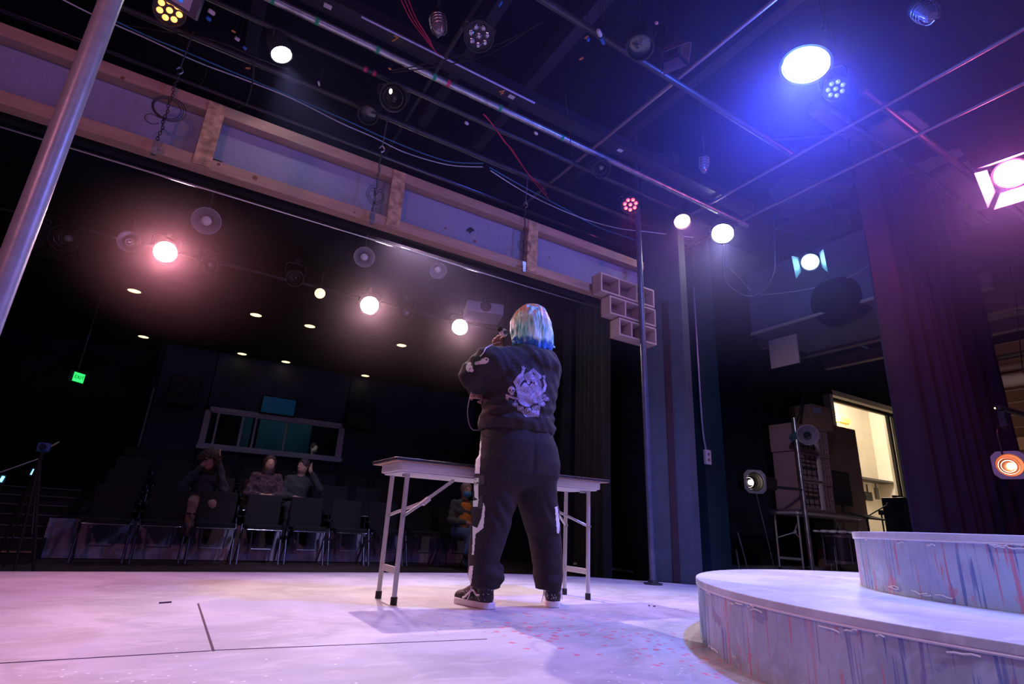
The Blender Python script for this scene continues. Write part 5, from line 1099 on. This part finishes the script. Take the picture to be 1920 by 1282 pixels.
class Art:
    def __init__(s, GX, GY): s.x, s.y = GX, GY; s.A = np.zeros(GX.shape, bool); s.v = np.zeros(GX.shape)
    def seg(s, pts, w0, w1, val, line=True):
        n = len(pts) - 1
        for i in range(n):
            (ax, ay), (bx, by) = pts[i], pts[i+1]; dx, dy = bx-ax, by-ay; t = np.clip(((s.x-ax)*dx + (s.y-ay)*dy)/(dx*dx+dy*dy+1e-9), 0, 1); d = np.hypot(s.x-ax-t*dx, s.y-ay-t*dy); w_ = w0 + (w1-w0)*(i + t)/n
            m = d < w_; s.A |= m; s.v = np.where(m, val, s.v)
            if line: m2 = (d < w_) & (d > w_ - .7) & ((t > 0) & (t < 1)); s.v = np.where(m2, .22, s.v)
    def el(s, cx, cy, rx, ry, val, line=True, rot=0):
        c, q = math.cos(rot), math.sin(rot); u = (s.x-cx)*c + (s.y-cy)*q; v = -(s.x-cx)*q + (s.y-cy)*c; r = np.sqrt((u/rx)**2 + (v/ry)**2)
        m = r < 1; s.A |= m; s.v = np.where(m, val, s.v)
        if line: s.v = np.where(m & (r > 1 - .8/min(rx, ry)), .2, s.v)
    def ring(s, cx, cy, r, w, a0, a1, val):
        s.seg([(cx + r*math.cos(a0 + (a1-a0)*i/14), cy + r*math.sin(a0 + (a1-a0)*i/14)) for i in range(15)], w, w, val)
    def skull(s, cx, cy, r, val=.80):
        s.el(cx, cy, r, r*1.05, val); s.el(cx + r*.1, cy + r*1.0, r*.62, r*.5, val)
        for dx in (-.38, .42): s.el(cx + dx*r, cy + .15*r, r*.27, r*.30, .06, False)
        s.el(cx + .03*r, cy + .55*r, r*.12, r*.18, .1, False)
        for k in range(4): s.seg([(cx + (-.3 + .22*k)*r, cy + .95*r), (cx + (-.3 + .22*k)*r, cy + 1.3*r)], .35, .35, .15, False)
def back_art(GX, GY):
    a = Art(GX, GY)
    a.ring(991, 725, 22, 3.2, PI*.85, PI*2.15, .42); a.ring(991, 725, 17, 2.0, PI*.85, PI*2.15, .60)      # arched halo
    a.el(992, 706, 10, 9, .55); a.seg([(1000, 693), (988, 706)], 3, 5, .40); a.seg([(1000, 693), (1011, 706)], 3, 5, .40)      # peaked hood
    a.el(988, 742, 19, 21, .50); a.el(1003, 738, 16, 19, .42)
    for i in range(7): a.ring(990 + i*1.5, 748 + i*4.2, 24 - i*1.6, 1.9, PI*(.05 + .04*i), PI*(.95 - .03*i), .62 if i % 2 else .45)   # swirls
    for (x, y, r) in ((966, 758, 6), (976, 766, 7), (990, 769, 7), (1004, 764, 7), (1016, 757, 7), (1024, 748, 6), (1020, 742, 5)): a.el(x, y, r, r*.8, .58); a.ring(x, y, r*.55, 1.0, 0, 5.0, .25)
    a.seg([(984, 722), (974, 735), (990, 741), (996, 752)], 5, 3.5, .68); a.seg([(998, 722), (1006, 734), (996, 744)], 4, 3, .64)     # folded figure
    a.seg([(972, 726), (966, 716), (972, 707), (979, 700)], 4.2, 3.0, .72); a.seg([(979, 702), (981, 695)], 3.6, 3.2, .74)           # raised arm, left
    for dx, dy in ((-2.6, -8), (1.2, -9), (4.8, -6)): a.seg([(981, 695), (981 + dx*.9, 695 + dy)], 1.6, 1.2, .76)
    a.seg([(1006, 742), (1020, 732), (1023, 722), (1020, 712)], 3.6, 2.4, .66)                                                        # raised arm, right
    for dx, dy in ((-2.4, -8), (.4, -8.5), (3, -7)): a.seg([(1020, 712), (1020 + dx, 712 + dy)], 1.5, 1.1, .70)
    a.skull(999, 711, 4.6, .72); a.el(991, 716, 4, 5, .62); a.el(1006, 719, 4, 5, .60)
    a.seg([(958, 744), (975, 749), (995, 753), (1012, 752), (1026, 746)], 2.6, 2.0, .48); a.seg([(950, 741), (962, 746)], 2.5, 2.2, .66)
    a.skull(959, 731, 7.2, .86); a.skull(951, 746, 3.6, .78)
    n = np.sin(GX*1.9 + 2*np.sin(GY*.7))*np.sin(GY*1.6 + 2*np.sin(GX*.5)); a.v = np.where(a.A, np.clip(a.v + .24*n, .03, 1), a.v)
    I = np.stack([a.v*.62, a.v*.56, a.v*.86], -1); f = np.clip((962 - GX)/10, 0, 1)[..., None]; I = I*(1-f) + np.stack([a.v*.85, a.v*.62, a.v*.66], -1)*f
    return a.A, I
decal(H, 942, 1036, 680, 782, .6, back_art, 'printed_artwork', hood)['label'] = 'pale lavender print of raised hands, skulls and swirls'
def sleeve_art(GX, GY):
    a = Art(GX, GY); a.el(909, 676, 9, 6.5, .80, True, -.35); a.seg([(893, 681), (903, 679)], 3.4, 4.2, .74); a.el(906, 671, 2.1, 1.8, .08, False); a.el(912, 674, 2.0, 1.8, .08, False)
    for k in range(3): a.seg([(892 + 3*k, 678), (893 + 3*k, 683)], .5, .5, .2, False)
    a.el(880, 688, 7, 10, .80, True, .2); a.el(884, 694, 5, 4, .80); a.el(886, 683, 3, 3, .05, False); a.el(881, 691, 1.6, 1.2, .15, False)
    return a.A, np.stack([a.v*.92, a.v*.72, a.v*.76], -1)
decal(H, 866, 922, 664, 706, .55, sleeve_art, 'printed_artwork', hood)['label'] = 'pale pink print of a skull on the sleeve'
# --- trousers
T = SDF((1.24, 2.36, 0.06), (2.02, 2.90, 1.0), 0.0065)
T.column([(0.60, 1.595, 2.615, .17, .12), (0.66, 1.600, 2.585, .232, .135), (0.74, 1.600, 2.577, .236, .140), (0.82, 1.595, 2.585, .226, .150), (0.90, 1.585, 2.60, .205, .152), (0.95, 1.585, 2.60, .195, .148)], .05)
for sx, leg in ((0, [(0.095, 1.452, 2.615, .068, .076), (0.15, 1.435, 2.612, .074, .085), (0.20, 1.425, 2.615, .070, .086), (0.35, 1.458, 2.62, .092, .100), (0.50, 1.478, 2.62, .112, .118), (0.62, 1.492, 2.615, .128, .135), (0.72, 1.50, 2.61, .13, .14)]),
                (1, [(0.085, 1.825, 2.60, .060, .072), (0.12, 1.823, 2.602, .066, .080), (0.20, 1.822, 2.61, .074, .086), (0.35, 1.806, 2.62, .084, .098), (0.50, 1.755, 2.62, .102, .118), (0.62, 1.715, 2.615, .122, .135), (0.72, 1.70, 2.61, .13, .14)])): T.column(leg, .035)
T.cap((1.50, 2.57, .15), (1.505, 2.58, .185), .030, .022, .02)
def tw(x, y, z):
    v = .0032*np.sin((z*1.0 + x*.7)*62 + 3*np.sin(x*22))*np.exp(-((z-.46)/.10)**2) + .0035*np.sin(z*75 + 2*np.sin(x*25 + y*20))*np.exp(-((z-.16)/.06)**2)
    v += .0022*np.sin(x*120 + 2*np.sin(z*30))*np.exp(-((z-.90)/.03)**2) + .0018*np.sin((x - z*.5)*34 + y*15)
    v += .006*np.exp(-((x-1.60)/.015)**2)*np.clip((z-.60)/.1, 0, 1)*np.clip((.85-z)/.1, 0, 1)*(y < 2.6)
    return v
T.displace(tw); tr = T.build('trousers', pantm, per, 2)
def stripe_fn(polys):
    def fn(GX, GY):
        A = np.zeros(GX.shape, bool)
        for P in polys:
            ins = np.zeros(GX.shape, bool); n = len(P)
            for i in range(n):
                (x1, y1), (x2, y2) = P[i], P[(i+1) % n]; c = ((y1 > GY) != (y2 > GY)) & (GX < (x2-x1)*(GY-y1)/((y2-y1) + 1e-9) + x1); ins ^= c
            A |= ins
        return A, np.ones(GX.shape + (3,))*.85
    return fn
left_polys = [[(896, 828), (903, 826), (901, 860), (900, 888), (890, 888), (892, 860)], [(888, 895), (898, 895), (897, 938), (889, 932)], [(886, 938), (898, 936), (896, 950), (886, 950)], [(906, 940), (910, 950), (907, 990), (897, 998), (894, 990), (902, 970)], [(885, 985), (903, 992), (892, 1002), (889, 1040), (884, 1040), (886, 1005)], [(880, 1060), (888, 1060), (884, 1094), (874, 1094)]]
decal(T, 868, 914, 822, 1098, .9, stripe_fn(left_polys), 'side_stripe', tr)
per.location.y -= 0.0
decal(T, 1034, 1050, 945, 1010, .9, stripe_fn([[(1040, 950), (1046, 948), (1050, 985), (1049, 1000), (1044, 1000)]]), 'side_stripe', tr)
def dark(fn): return lambda a, b: (fn(a, b)[0], np.ones(a.shape + (3,))*np.array((.055, .045, .06)))
decal(T, 868, 914, 885, 915, .9, dark(stripe_fn([[(880, 892), (908, 890), (909, 908), (893, 911), (880, 909)]])), 'pocket_flap', tr, 2.34)
decal(T, 868, 914, 925, 960, .9, dark(stripe_fn([[(898, 930), (906, 928), (905, 952), (896, 956)], [(880, 931), (898, 933), (898, 936), (880, 934)]])), 'pocket_edge', tr, 2.34)

# --- hair: a bob with flicked ends, turquoise with ginger roots
HR = SDF((1.46, 2.44, 1.33), (1.86, 2.80, 1.70), .0048)
HR.ell(hc + (0, -.006, .022), (.110, .122, .112), .0); HR.column([(1.385, 1.668, 2.59, .108, .075), (1.43, 1.662, 2.592, .122, .105), (1.50, 1.657, 2.60, .120, .116), (1.55, 1.652, 2.605, .104, .106)], .06)
HR.ell(hc + (-.012, .12, -.06), (.062, .08, .10), .015, 'sub')
for i in range(17):
    a = PI*(1.0 + i/16.) + .05; ca, sa = math.cos(a), math.sin(a); base = np.array([1.664 + .100*ca, 2.60 + .088*sa, 1.42]); L = .030 + .05*((i*7) % 5)/5
    flick = .030 if i in (0, 1, 15, 16) else .010
    HR.cap(base, base + (ca*flick*1.4, sa*flick, -L), .018, .004, .012)
for sx, fl in ((-1, .05), (1, .055)): HR.cap((1.66 + sx*.10, 2.59, 1.455), (1.66 + sx*(.10 + fl), 2.585, 1.425 + .01*sx), .016, .003, .012)
def strands(x, y, z):
    th = np.arctan2(y - 2.605, x - 1.655); return .0022*np.sin(th*9 + 2.1*np.sin(th*5 + 1) + 3*np.sin(z*17)) + .0014*np.sin(th*23 + 4*np.sin(th*7) + 3*np.sin(z*23 + th*2)) + .0010*np.sin(th*61 + 6*np.sin(th*11) + z*30)
HR.displace(strands)
hm = bpy.data.materials.new('dyed_hair'); hm.use_nodes = True; nt = hm.node_tree; b_ = nt.nodes['Principled BSDF']; b_.inputs['Roughness'].default_value = .45
tc = nt.nodes.new('ShaderNodeTexCoord'); sp = nt.nodes.new('ShaderNodeSeparateXYZ'); nt.links.new(tc.outputs['Object'], sp.inputs[0])
mp = nt.nodes.new('ShaderNodeMapping'); mp.inputs['Scale'].default_value = (1, 1, .16); nt.links.new(tc.outputs['Object'], mp.inputs[0])
n1 = nt.nodes.new('ShaderNodeTexNoise'); n1.inputs['Scale'].default_value = 48; n1.inputs['Detail'].default_value = 5; nt.links.new(mp.outputs[0], n1.inputs['Vector'])
def mr(inp, a, b, c, d):
    r = nt.nodes.new('ShaderNodeMapRange'); r.inputs[1].default_value = a; r.inputs[2].default_value = b; r.inputs[3].default_value = c; r.inputs[4].default_value = d; nt.links.new(inp, r.inputs[0]); return r.outputs[0]
def mth(op, a, b):
    r = nt.nodes.new('ShaderNodeMath'); r.operation = op
    for i, v in enumerate((a, b)):
        if isinstance(v, (int, float)): r.inputs[i].default_value = v
        else: nt.links.new(v, r.inputs[i])
    return r.outputs[0]
tone = nt.nodes.new('ShaderNodeValToRGB'); e = tone.color_ramp.elements; e[0].position = .36; e[0].color = (.05, .28, .26, 1); e[1].position = .64; e[1].color = (.80, 1.0, .80, 1); x = e.new(.50); x.color = (.32, .78, .64, 1)
nt.links.new(n1.outputs['Fac'], tone.inputs[0])
zz = mth('ADD', sp.outputs[2], mth('MULTIPLY', mth('SUBTRACT', n1.outputs['Fac'], .5), .14))
mx = nt.nodes.new('ShaderNodeMix'); mx.data_type = 'RGBA'; nt.links.new(mr(zz, 1.445, 1.41, 0, .95), mx.inputs[0]); nt.links.new(tone.outputs[0], mx.inputs[6]); mx.inputs[7].default_value = (.01, .16, .55, 1)
n2 = nt.nodes.new('ShaderNodeTexNoise'); n2.inputs['Scale'].default_value = 34; n2.inputs['Detail'].default_value = 2; nt.links.new(mp.outputs[0], n2.inputs['Vector'])
g_ = mth('MULTIPLY', mr(zz, 1.50, 1.62, 0, 1), mr(n2.outputs['Fac'], .42, .50, 0, 1))
mx2 = nt.nodes.new('ShaderNodeMix'); mx2.data_type = 'RGBA'; nt.links.new(g_, mx2.inputs[0]); nt.links.new(mx.outputs[2], mx2.inputs[6]); mx2.inputs[7].default_value = (.75, .26, .10, 1)
nt.links.new(mx2.outputs[2], b_.inputs['Base Color'])
HR.build('hair', hm, per, 1)
# --- shoes
def shoe(heel, ang, label):
    R = np.array([[math.cos(ang), -math.sin(ang)], [math.sin(ang), math.cos(ang)]]); W = lambda u, v, z: np.array([heel[0] + R[0, 0]*v + R[0, 1]*u, heel[1] + R[1, 0]*v + R[1, 1]*u, z])   # u forward, v to the right
    lo = (heel[0] - .34, heel[1] - .34, -.01); hi = (heel[0] + .34, heel[1] + .34, .20); h = .0045
    S = SDF(lo, hi, h)
    S.cap(W(.045, 0, .05), W(.052, 0, .135), .037, .048, .01); S.cap(W(.052, 0, .135), W(.052, 0, .16), .048, .040, .01); S.cap(W(.045, 0, .045), W(.13, 0, .045), .036, .038, .02); S.cap(W(.13, 0, .045), W(.235, 0, .034), .038, .030, .02); S.cap(W(.09, 0, .10), W(.17, 0, .060), .030, .028, .02); S.cap(W(.20, 0, .035), W(.24, 0, .032), .038, .030, .01)
    S.F[:, :, :int((.024 + .01)/h)] = 1
    um = mats_shoe(); up = S.build('shoe', um, per, 1); up['label'] = label
    outl = [(-.002, -.022), (.02, -.037), (.08, -.040), (.14, -.042), (.20, -.046), (.245, -.036), (.268, -.012), (.268, .012), (.245, .034), (.20, .044), (.14, .038), (.08, .036), (.02, .035), (-.002, .022)]
    P = smoothpts([Vector((v, u, 0)) for u, v in outl + outl[:1]], 5)[:-1]
    MB().prism([tuple(W(p.y, p.x, 0)[:2]) for p in P], 0.001, .030).build('sole', mat('sole_white', (0.80, 0.76, 0.80), 0.55), up, .004)
    lc = MB()
    for i in range(5):
        u = .100 + .020*i; z = .120 - .014*i; lc.path(smoothpts([W(u - .006, .030, z - .016), W(u, .012, z + .006), W(u + .002, -.012, z + .006), W(u - .006, -.030, z - .016)], 4), .003, 0, 5)
    lc.path(smoothpts([W(.10, -.028, .125), W(.105, -.046, .09), W(.115, -.050, .05), W(.13, -.058, .012)], 5), .003, 0, 5); lc.path(smoothpts([W(.10, .028, .125), W(.105, .046, .09), W(.12, .052, .03)], 5), .003, 0, 5)
    lc.build('laces', whitecl, up)
    for sv in (-1, 1):   # wavy side band
        Q = []
        for u, z in ((.045, .062), (.075, .060), (.105, .078), (.125, .066), (.15, .045), (.175, .036)):
            p0 = W(u, sv*.075, z); d0 = W(u, 0, z) - p0; d0 /= np.linalg.norm(d0); t_ = 0
            for _ in range(60):
                dd = float(S.sample((p0 + d0*t_)[None])[0]); 
                if dd < .0008: break
                t_ += min(max(dd*.7, .0005), .003)
            Q.append(p0 + d0*(t_ - .001))
        MB().path(smoothpts(Q, 4), .0055, 0, 6).build('side_band', whitecl, up)
    cf = MB()
    for z in (.115, .145): cf.path([W(.052 + .046*math.cos(a), .0455*math.sin(a), z) for a in [2*PI*i/24 for i in range(25)]], .0028, 0, 5)
    cf.build('collar_seam', mat('seam_grey', (0.35, 0.30, 0.34), 0.7), up)
    return up
def mats_shoe():
    if 'shoe_speckle' in MATS: return MATS['shoe_speckle']
    m = bpy.data.materials.new('shoe_speckle'); m.use_nodes = True; nt = m.node_tree; tc = nt.nodes.new('ShaderNodeTexCoord'); v = nt.nodes.new('ShaderNodeTexNoise'); v.inputs['Scale'].default_value = 95; v.inputs['Detail'].default_value = 3
    nt.links.new(tc.outputs['Object'], v.inputs['Vector']); cr = nt.nodes.new('ShaderNodeValToRGB'); e = cr.color_ramp.elements; e[0].position = .62; e[0].color = (.018, .014, .020, 1); e[1].position = .66; e[1].color = (.65, .6, .66, 1)
    nt.links.new(v.outputs['Fac'], cr.inputs[0]); nt.links.new(cr.outputs[0], nt.nodes['Principled BSDF'].inputs[0]); MATS['shoe_speckle'] = m; return m
shoe((1.468, 2.575), math.radians(14), 'speckled black high-top with a white wavy band, toe turned left')
shoe((1.832, 2.560), math.radians(-33), 'speckled black high-top seen from its heel')
# --- what the person holds
dv = thing('webcam', (1.462, 2.70, 1.455), 'small pale round device with a dark ringed lens, held up by the performer\'s shoulder', 'device')
dp = at_y(944, 624, 2.72); dv.location = dp
MB().ball(dp, .026, 0, 12, (1.0, .9, 1.05)).build('shell', mat('device_pale', (0.60, 0.62, 0.78), 0.35), dv)
dd = Vector((0.02, -1, -.12)).normalized(); dR = aimR(dd)
MB().lathe([(0, .024), (.0085, .024), (.0085, .028), (0, .028)], dp, dR, 0, 16).build('lens', glassd, dv); MB().lathe([(.009, .022), (.013, .022), (.013, .027), (.009, .028)], dp, dR, 0, 18).build('lens_ring', mat('ring_dark', (0.05, 0.05, 0.10), 0.4), dv)
MB().lathe([(0, 0), (.016, 0), (.018, .02), (.010, .028), (0, .028)], dp + Vector((-.018, .0, .008)), aimR((-.6, .1, .8)), 0, 14).build('cap', rubber, dv)
MB().tube(dp, dp + Vector((.012, .02, -.06)), .011).build('grip', rubber, dv)
P_ = [at_y(px, py, y) for px, py, y in ((936, 640, 2.66), (922, 646, 2.55), (908, 656, 2.50), (899, 668, 2.49), (890, 682, 2.515), (882, 705, 2.56), (888, 722, 2.62), (897, 727, 2.66))]
# lay the pale cord on the sleeve
def lay(P, S, off=.004):
    out = []
    for p in smoothpts(P, 6):
        o_ = np.array([0, 0, EYE]); d = np.array(p) - o_; t = .86
        for _ in range(160):
            q = o_ + d*t; s_ = float(S.sample(q[None])[0])
            if s_ < off: break
            t += min(max(s_*.6, .001), .01)/np.linalg.norm(d)
            if t > 1.02: break
        out.append(Vector(o_ + d*min(t, 1.0)))
    return out
o = MB().path(lay([at_y(px, py, 2.66) for px, py in ((938, 641), (925, 645), (912, 652), (906, 662), (900, 668))], H), .0028, 0, 6).build('cord', mat('cord_pale', (0.75, 0.60, 0.62), .5)); tag(o, 'thin pale cord draped over the performer\'s left sleeve from the round device', 'cord')
P_ = [at_y(px, py, 2.66) for px, py in ((902, 722), (896, 720), (888, 727), (882, 742), (878, 760), (877, 780), (881, 798), (888, 806), (898, 806))]
o = MB().path(smoothpts(P_, 6), .0026, 0, 6).build('cord', mat('cord_grey', (0.22, 0.20, 0.24), .5)); tag(o, 'thin grey cord looping down from the performer\'s left hand', 'cord')
ps = at_y(897, 727, 2.68); t = thing('plug', ps, 'small dark plug held in the performer\'s left hand', 'plug'); MB().tube(ps + Vector((-.02, 0, .006)), ps + Vector((.05, .02, -.004)), .006).build('barrel', rubber, t); MB().tube(ps + Vector((-.035, 0, .008)), ps + Vector((-.02, 0, .006)), .003).build('tip', chrome, t)

# ================================================================ people in the seats
def seated(x, y, z, label, skin_c, top_c, leg_c, hair_c, hairlen=.10, lean=(0, 0), face=(0, -1), arms='lap', mask=False, shirt=None, h=.013, legs=True, cross=False, patt=False, hair_r=.0, drop=0.0):
    t = thing('person', (x, y, z), label, 'person', 'people in the audience'); C = np.array([x, y, z]); lx, ly = lean
    hip = C + (0, .12, .52); ch = C + (lx*.5, .14 + ly*.5, .92 - drop*.7); nk = C + (lx*.85, .12 + ly, 1.10 - drop); hd = C + (lx, .08 + ly*1.2, 1.235 - drop)
    sk = mat('skin_%s' % abs(hash(skin_c)), skin_c, .55); fx, fy = face; F = np.array([fx, fy, 0.0]); F /= np.linalg.norm(F); Sd = np.array([-F[1], F[0], 0])
    S = SDF(C + (-.75, -.95, -.02), C + (.75, .5, 1.45), h)
    S.ell(hd, (.078, .092, .108), .01); S.ell(hd + F*.02 + (0, 0, -.05), (.058, .07, .06), .03); S.cap(hd + F*.088 + (0, 0, .0), hd + F*.104 + (0, 0, -.022), .011, .015, .012)
    for s in (-1, 1): S.ell(hd + F*.085 + Sd*s*.03 + (0, 0, .025), (.02, .012, .007), .008); S.ell(hd + Sd*s*.08, (.014, .02, .03), .008)
    S.ell(hd + F*.085 + (0, 0, -.058), (.024, .012, .008), .008)
    S.cap(nk, hd - (0, 0, .05), .055, .05, .03); S.cap(hip, ch, .13, .13, .05, sq=(1, 1.3, 1)); S.cap(ch, nk - (0, 0, .06), .13, .06, .05)
    hands = []; G = []
    for s in (-1, 1):
        sh = nk + (s*.165, .01, -.075)
        if arms == 'up' : el = sh + (s*.10, -.10, -.16); wr = hd + (s*.05, -.10, -.02) if s < 0 else hd + (s*.10, -.04, .06)
        elif arms == 'face' and s > 0: el = sh + (s*.14, -.10, -.12); wr = hd + (s*.10, -.09, -.06)
        else: el = sh + (s*.07, -.05, -.26); wr = C + (s*.05, -.17, .66)
        G.append((sh, el, wr)); S.chain([sh, el, wr], [.05, .042, .028], .03); hands.append(wr)
    kn = []
    for s in (-1, 1):
        k = C + (s*.12, -.36, .50); a = C + (s*.12, -.38, .07)
        if cross and s > 0: k = C + (.02, -.36, .60); a = C + (-.22, -.52, .24)
        kn.append((k, a)); S.chain([hip + (s*.08, 0, -.0), k, a], [.08, .06, .042], .03)
    for i, wr in enumerate(hands):
        if h <= .013: hand(S, wr, (-(1 if i else -1)*.7, -.5, -.15) if arms == 'lap' or (arms == 'face' and i == 0) else (0, .1, 1), (.2, -.6, .5), (0, .2, 1), .5, 1.0)
    S.build('body', sk, t, 1)
    K = SDF(C + (-.6, -.6, .4), C + (.6, .5, 1.3), h)
    K.cap(hip, ch, .155, .155, .05, sq=(1, 1.25, 1)); K.cap(ch, nk - (0, 0, .07), .155, .075, .06); K.cap(nk + (-.15, 0, -.08), nk + (.15, 0, -.08), .062, .062, .04)
    for sh, el, wr in G: K.chain([sh, el, el + (wr - el)*.82], [.068, .056, .042], .03)
    K.ell(nk + (0, 0, .06), (.07, .07, .07), .01, 'sub'); K.displace(lambda a, b, c: .004*np.sin(a*40 + c*55) + .003*np.sin(b*60 + c*30))
    tm = mat('audience_top_%s' % abs(hash(top_c)), top_c, .9, var=.8 if patt else .1, vscale=26 if patt else 5); K.build('jacket' if shirt else 'shirt', tm, t)
    if shirt:
        K2 = SDF(C + (-.3, -.4, .4), C + (.3, .4, 1.15), h); K2.cap(hip + (0, -.045, .0), ch + (0, -.045, .03), .130, .115, .03, sq=(1, 1.2, 1)); K2.build('shirt', mat('orange_knit', shirt, .9, bump=.3, bscale=60), t)
    if legs:
        L = SDF(C + (-.5, -.75, .02), C + (.5, .35, .75), h)
        for i, (k, a) in enumerate(kn): L.chain([hip + ((-1 if i == 0 else 1)*.09, 0, 0), k, a + (0, 0, .03)], [.105, .082, .062], .03)
        L.displace(lambda a, b, c: .004*np.sin(c*45 + a*30)); L.build('trousers', mat('audience_leg_%s' % abs(hash(leg_c)), leg_c, .85), t)
        for k, a in kn:
            Q = SDF(a + (-.12, -.28, -.09), a + (.12, .12, .08), h*.7); Q.cap(a + (0, .02, -.02), a + (0, -.14, -.045), .045, .035, .01); Q.cap(a + (0, .0, -.02), a + (0, 0, .03), .045, .045, .01); Q.build('shoe', rubber, t)
    Hh = SDF(hd - (.22, .22, .40), hd + (.22, .22, .24), h*.8); Hh.ell(hd + (0, 0, .028) - F*.015, (.092 + hair_r, .105 + hair_r, .105 + hair_r), 0)
    if hairlen > .12: Hh.column([(hd[2] - hairlen, hd[0] - F[0]*.035, hd[1] - F[1]*.035, .095, .07), (hd[2] + .02, hd[0] - F[0]*.02, hd[1] - F[1]*.02, .098 + hair_r, .095 + hair_r)], .03)
    Hh.ell(hd + F*.095 + (0, 0, -.04), (.072, .08, .105), .01, 'sub'); Hh.displace(lambda a, b, c: (.003 + hair_r*.25)*np.sin(a*150 + 3*np.sin(c*40))*np.sin(c*60 + b*90)); Hh.build('hair', mat('audience_hair_%s' % abs(hash(hair_c)), hair_c, .6), t)
    if mask:
        M_ = SDF(hd - (.15, .2, .15), hd + (.15, .1, .1), .008); M_.ell(hd + F*.035 + (0, 0, -.052), (.074, .080, .062), 0); M_.F[:, :, :][np.broadcast_to((M_.ax[1] > hd[1] - .02)[None, :, None], M_.F.shape)] = 1
        M_.displace(lambda a, b, c: .0015*np.sin(c*260)); M_.build('face_mask', mat('mask_blue', (0.10, 0.38, 0.75), .7), t)
        MB().tube(hd + F*.05 + Sd*.07 + (0, 0, -.03), hd + Sd*.085, .002).build('ear_loop', white, t)
    return t
z0_ = -.27
seated(4.04, 8.02, z0_, 'grey-haired person in a blue face mask and jeans sitting with crossed legs', (0.58, 0.34, 0.27), (0.10, 0.12, 0.12), (0.10, 0.16, 0.30), (0.30, 0.26, 0.24), mask=True, shirt=(0.85, 0.30, 0.06), cross=True, drop=.08)
seated(0.40, 9.12, z0_ + RISE, 'person with big curly hair leaning forward with arms raised to the head', (0.60, 0.34, 0.30), (0.05, 0.06, 0.07), (0.35, 0.20, 0.16), (0.06, 0.035, 0.03), hairlen=.16, lean=(-.02, -.20), arms='up', hair_r=.055, drop=.17)
seated(1.22, 9.22, z0_ + RISE, 'smiling person with dark hair in a flower-patterned top among the seats', (0.66, 0.38, 0.28), (0.10, 0.06, 0.08), (0.03, 0.03, 0.04), (0.05, 0.03, 0.03), hairlen=.22, patt=True, lean=(0, -.02), drop=.09)
seated(1.68, 9.22, z0_ + RISE, 'person in dark clothes turning aside with a hand near the face', (0.55, 0.32, 0.25), (0.05, 0.06, 0.06), (0.03, 0.03, 0.04), (0.05, 0.03, 0.03), hairlen=.08, face=(-.8, -.6), arms='face', lean=(.04, 0), drop=.09)
# booth operator: pale face behind the glass
pb_ = at_y(590, 840, 13.0)
seated(pb_.x, 12.95, pb_.z - 1.235, 'person behind the booth glass, only the pale face catching light', (0.85, 0.70, 0.68), (0.02, 0.02, 0.025), (0.02, 0.02, 0.02), (0.03, 0.02, 0.02), hairlen=.08, face=(.35, -.9), legs=False)
spot('booth_face_lamp', (pb_.x - .5, 12.45, pb_.z + .5), (pb_.x, 12.95, pb_.z), (1, .85, .85), 3, 30, .5, .03)
spot('audience_fill', (0.9, 8.2, 3.3), (1.0, 9.2, .9), (1.0, .55, .38), 42, 44, 1.0, .1)  # added, unseen spot that brightens the seated faces
spot('audience_fill', (4.0, 6.9, 3.3), (4.05, 8.0, .6), (1.0, .75, .62), 34, 36, 1.0, .1)  # second added spot, brightens the masked person
spot('key_fill', (3.6, -1.2, 3.4), (1.7, 2.6, 1.1), (1.0, 0.72, 0.78), 60, 35, .9, .1)

# ================================================================ haze added for lamp glow, thickest round the blue lamp
HC = Vector((3.7, 1.5, 3.0)); HR_ = 4.8
hz = MB().ball(HC, 1.0, 0, 20, (HR_, HR_*.95, 1.45)).build('haze', [bpy.data.materials.new('haze')])
hm_ = hz.data.materials[0]; hm_.use_nodes = True; nt = hm_.node_tree; nt.nodes.clear(); vo = nt.nodes.new('ShaderNodeVolumeScatter'); ou = nt.nodes.new('ShaderNodeOutputMaterial'); nt.links.new(vo.outputs[0], ou.inputs['Volume'])
tc = nt.nodes.new('ShaderNodeTexCoord'); mp = nt.nodes.new('ShaderNodeMapping'); mp.inputs['Location'].default_value = (-HC.x/HR_, -HC.y/(HR_*.95), -HC.z/1.45); mp.inputs['Scale'].default_value = (1/HR_, 1/(HR_*.95), 1/1.45); nt.links.new(tc.outputs['Object'], mp.inputs[0])
ln = nt.nodes.new('ShaderNodeVectorMath'); ln.operation = 'LENGTH'; nt.links.new(mp.outputs[0], ln.inputs[0])
den = mr(ln.outputs['Value'], 1.0, 0.05, 0.0, 0.080); nt.links.new(den, vo.inputs['Density']); vo.inputs['Anisotropy'].default_value = 0.3; vo.inputs['Color'].default_value = (0.50, 0.42, 1.0, 1)  # blue tint puts the lamp's glow into the haze colour
hz['kind'] = 'stuff'; hz['label'] = 'thin blue-tinted haze added for the glow around the blazing blue lamp'; hz['category'] = 'haze'

hz2 = MB().ball((1.4, 6.6, 2.55), 1.0, 0, 16, (4.0, 2.6, .82)).build('haze', [bpy.data.materials.new('haze_house_glow')])
m2 = hz2.data.materials[0]; m2.use_nodes = True; nt = m2.node_tree; nt.nodes.clear(); vo = nt.nodes.new('ShaderNodeVolumeScatter'); ou = nt.nodes.new('ShaderNodeOutputMaterial'); nt.links.new(vo.outputs[0], ou.inputs['Volume'])
vo.inputs['Density'].default_value = 0.009; vo.inputs['Anisotropy'].default_value = 0.8; vo.inputs['Color'].default_value = (1.0, 0.8, 0.85, 1)  # pink tint puts the glow of the lamp row into this haze
hz2['kind'] = 'stuff'; hz2['label'] = 'thin pink-tinted haze added for the glow around the pinkish lamps over the seats'; hz2['category'] = 'haze'
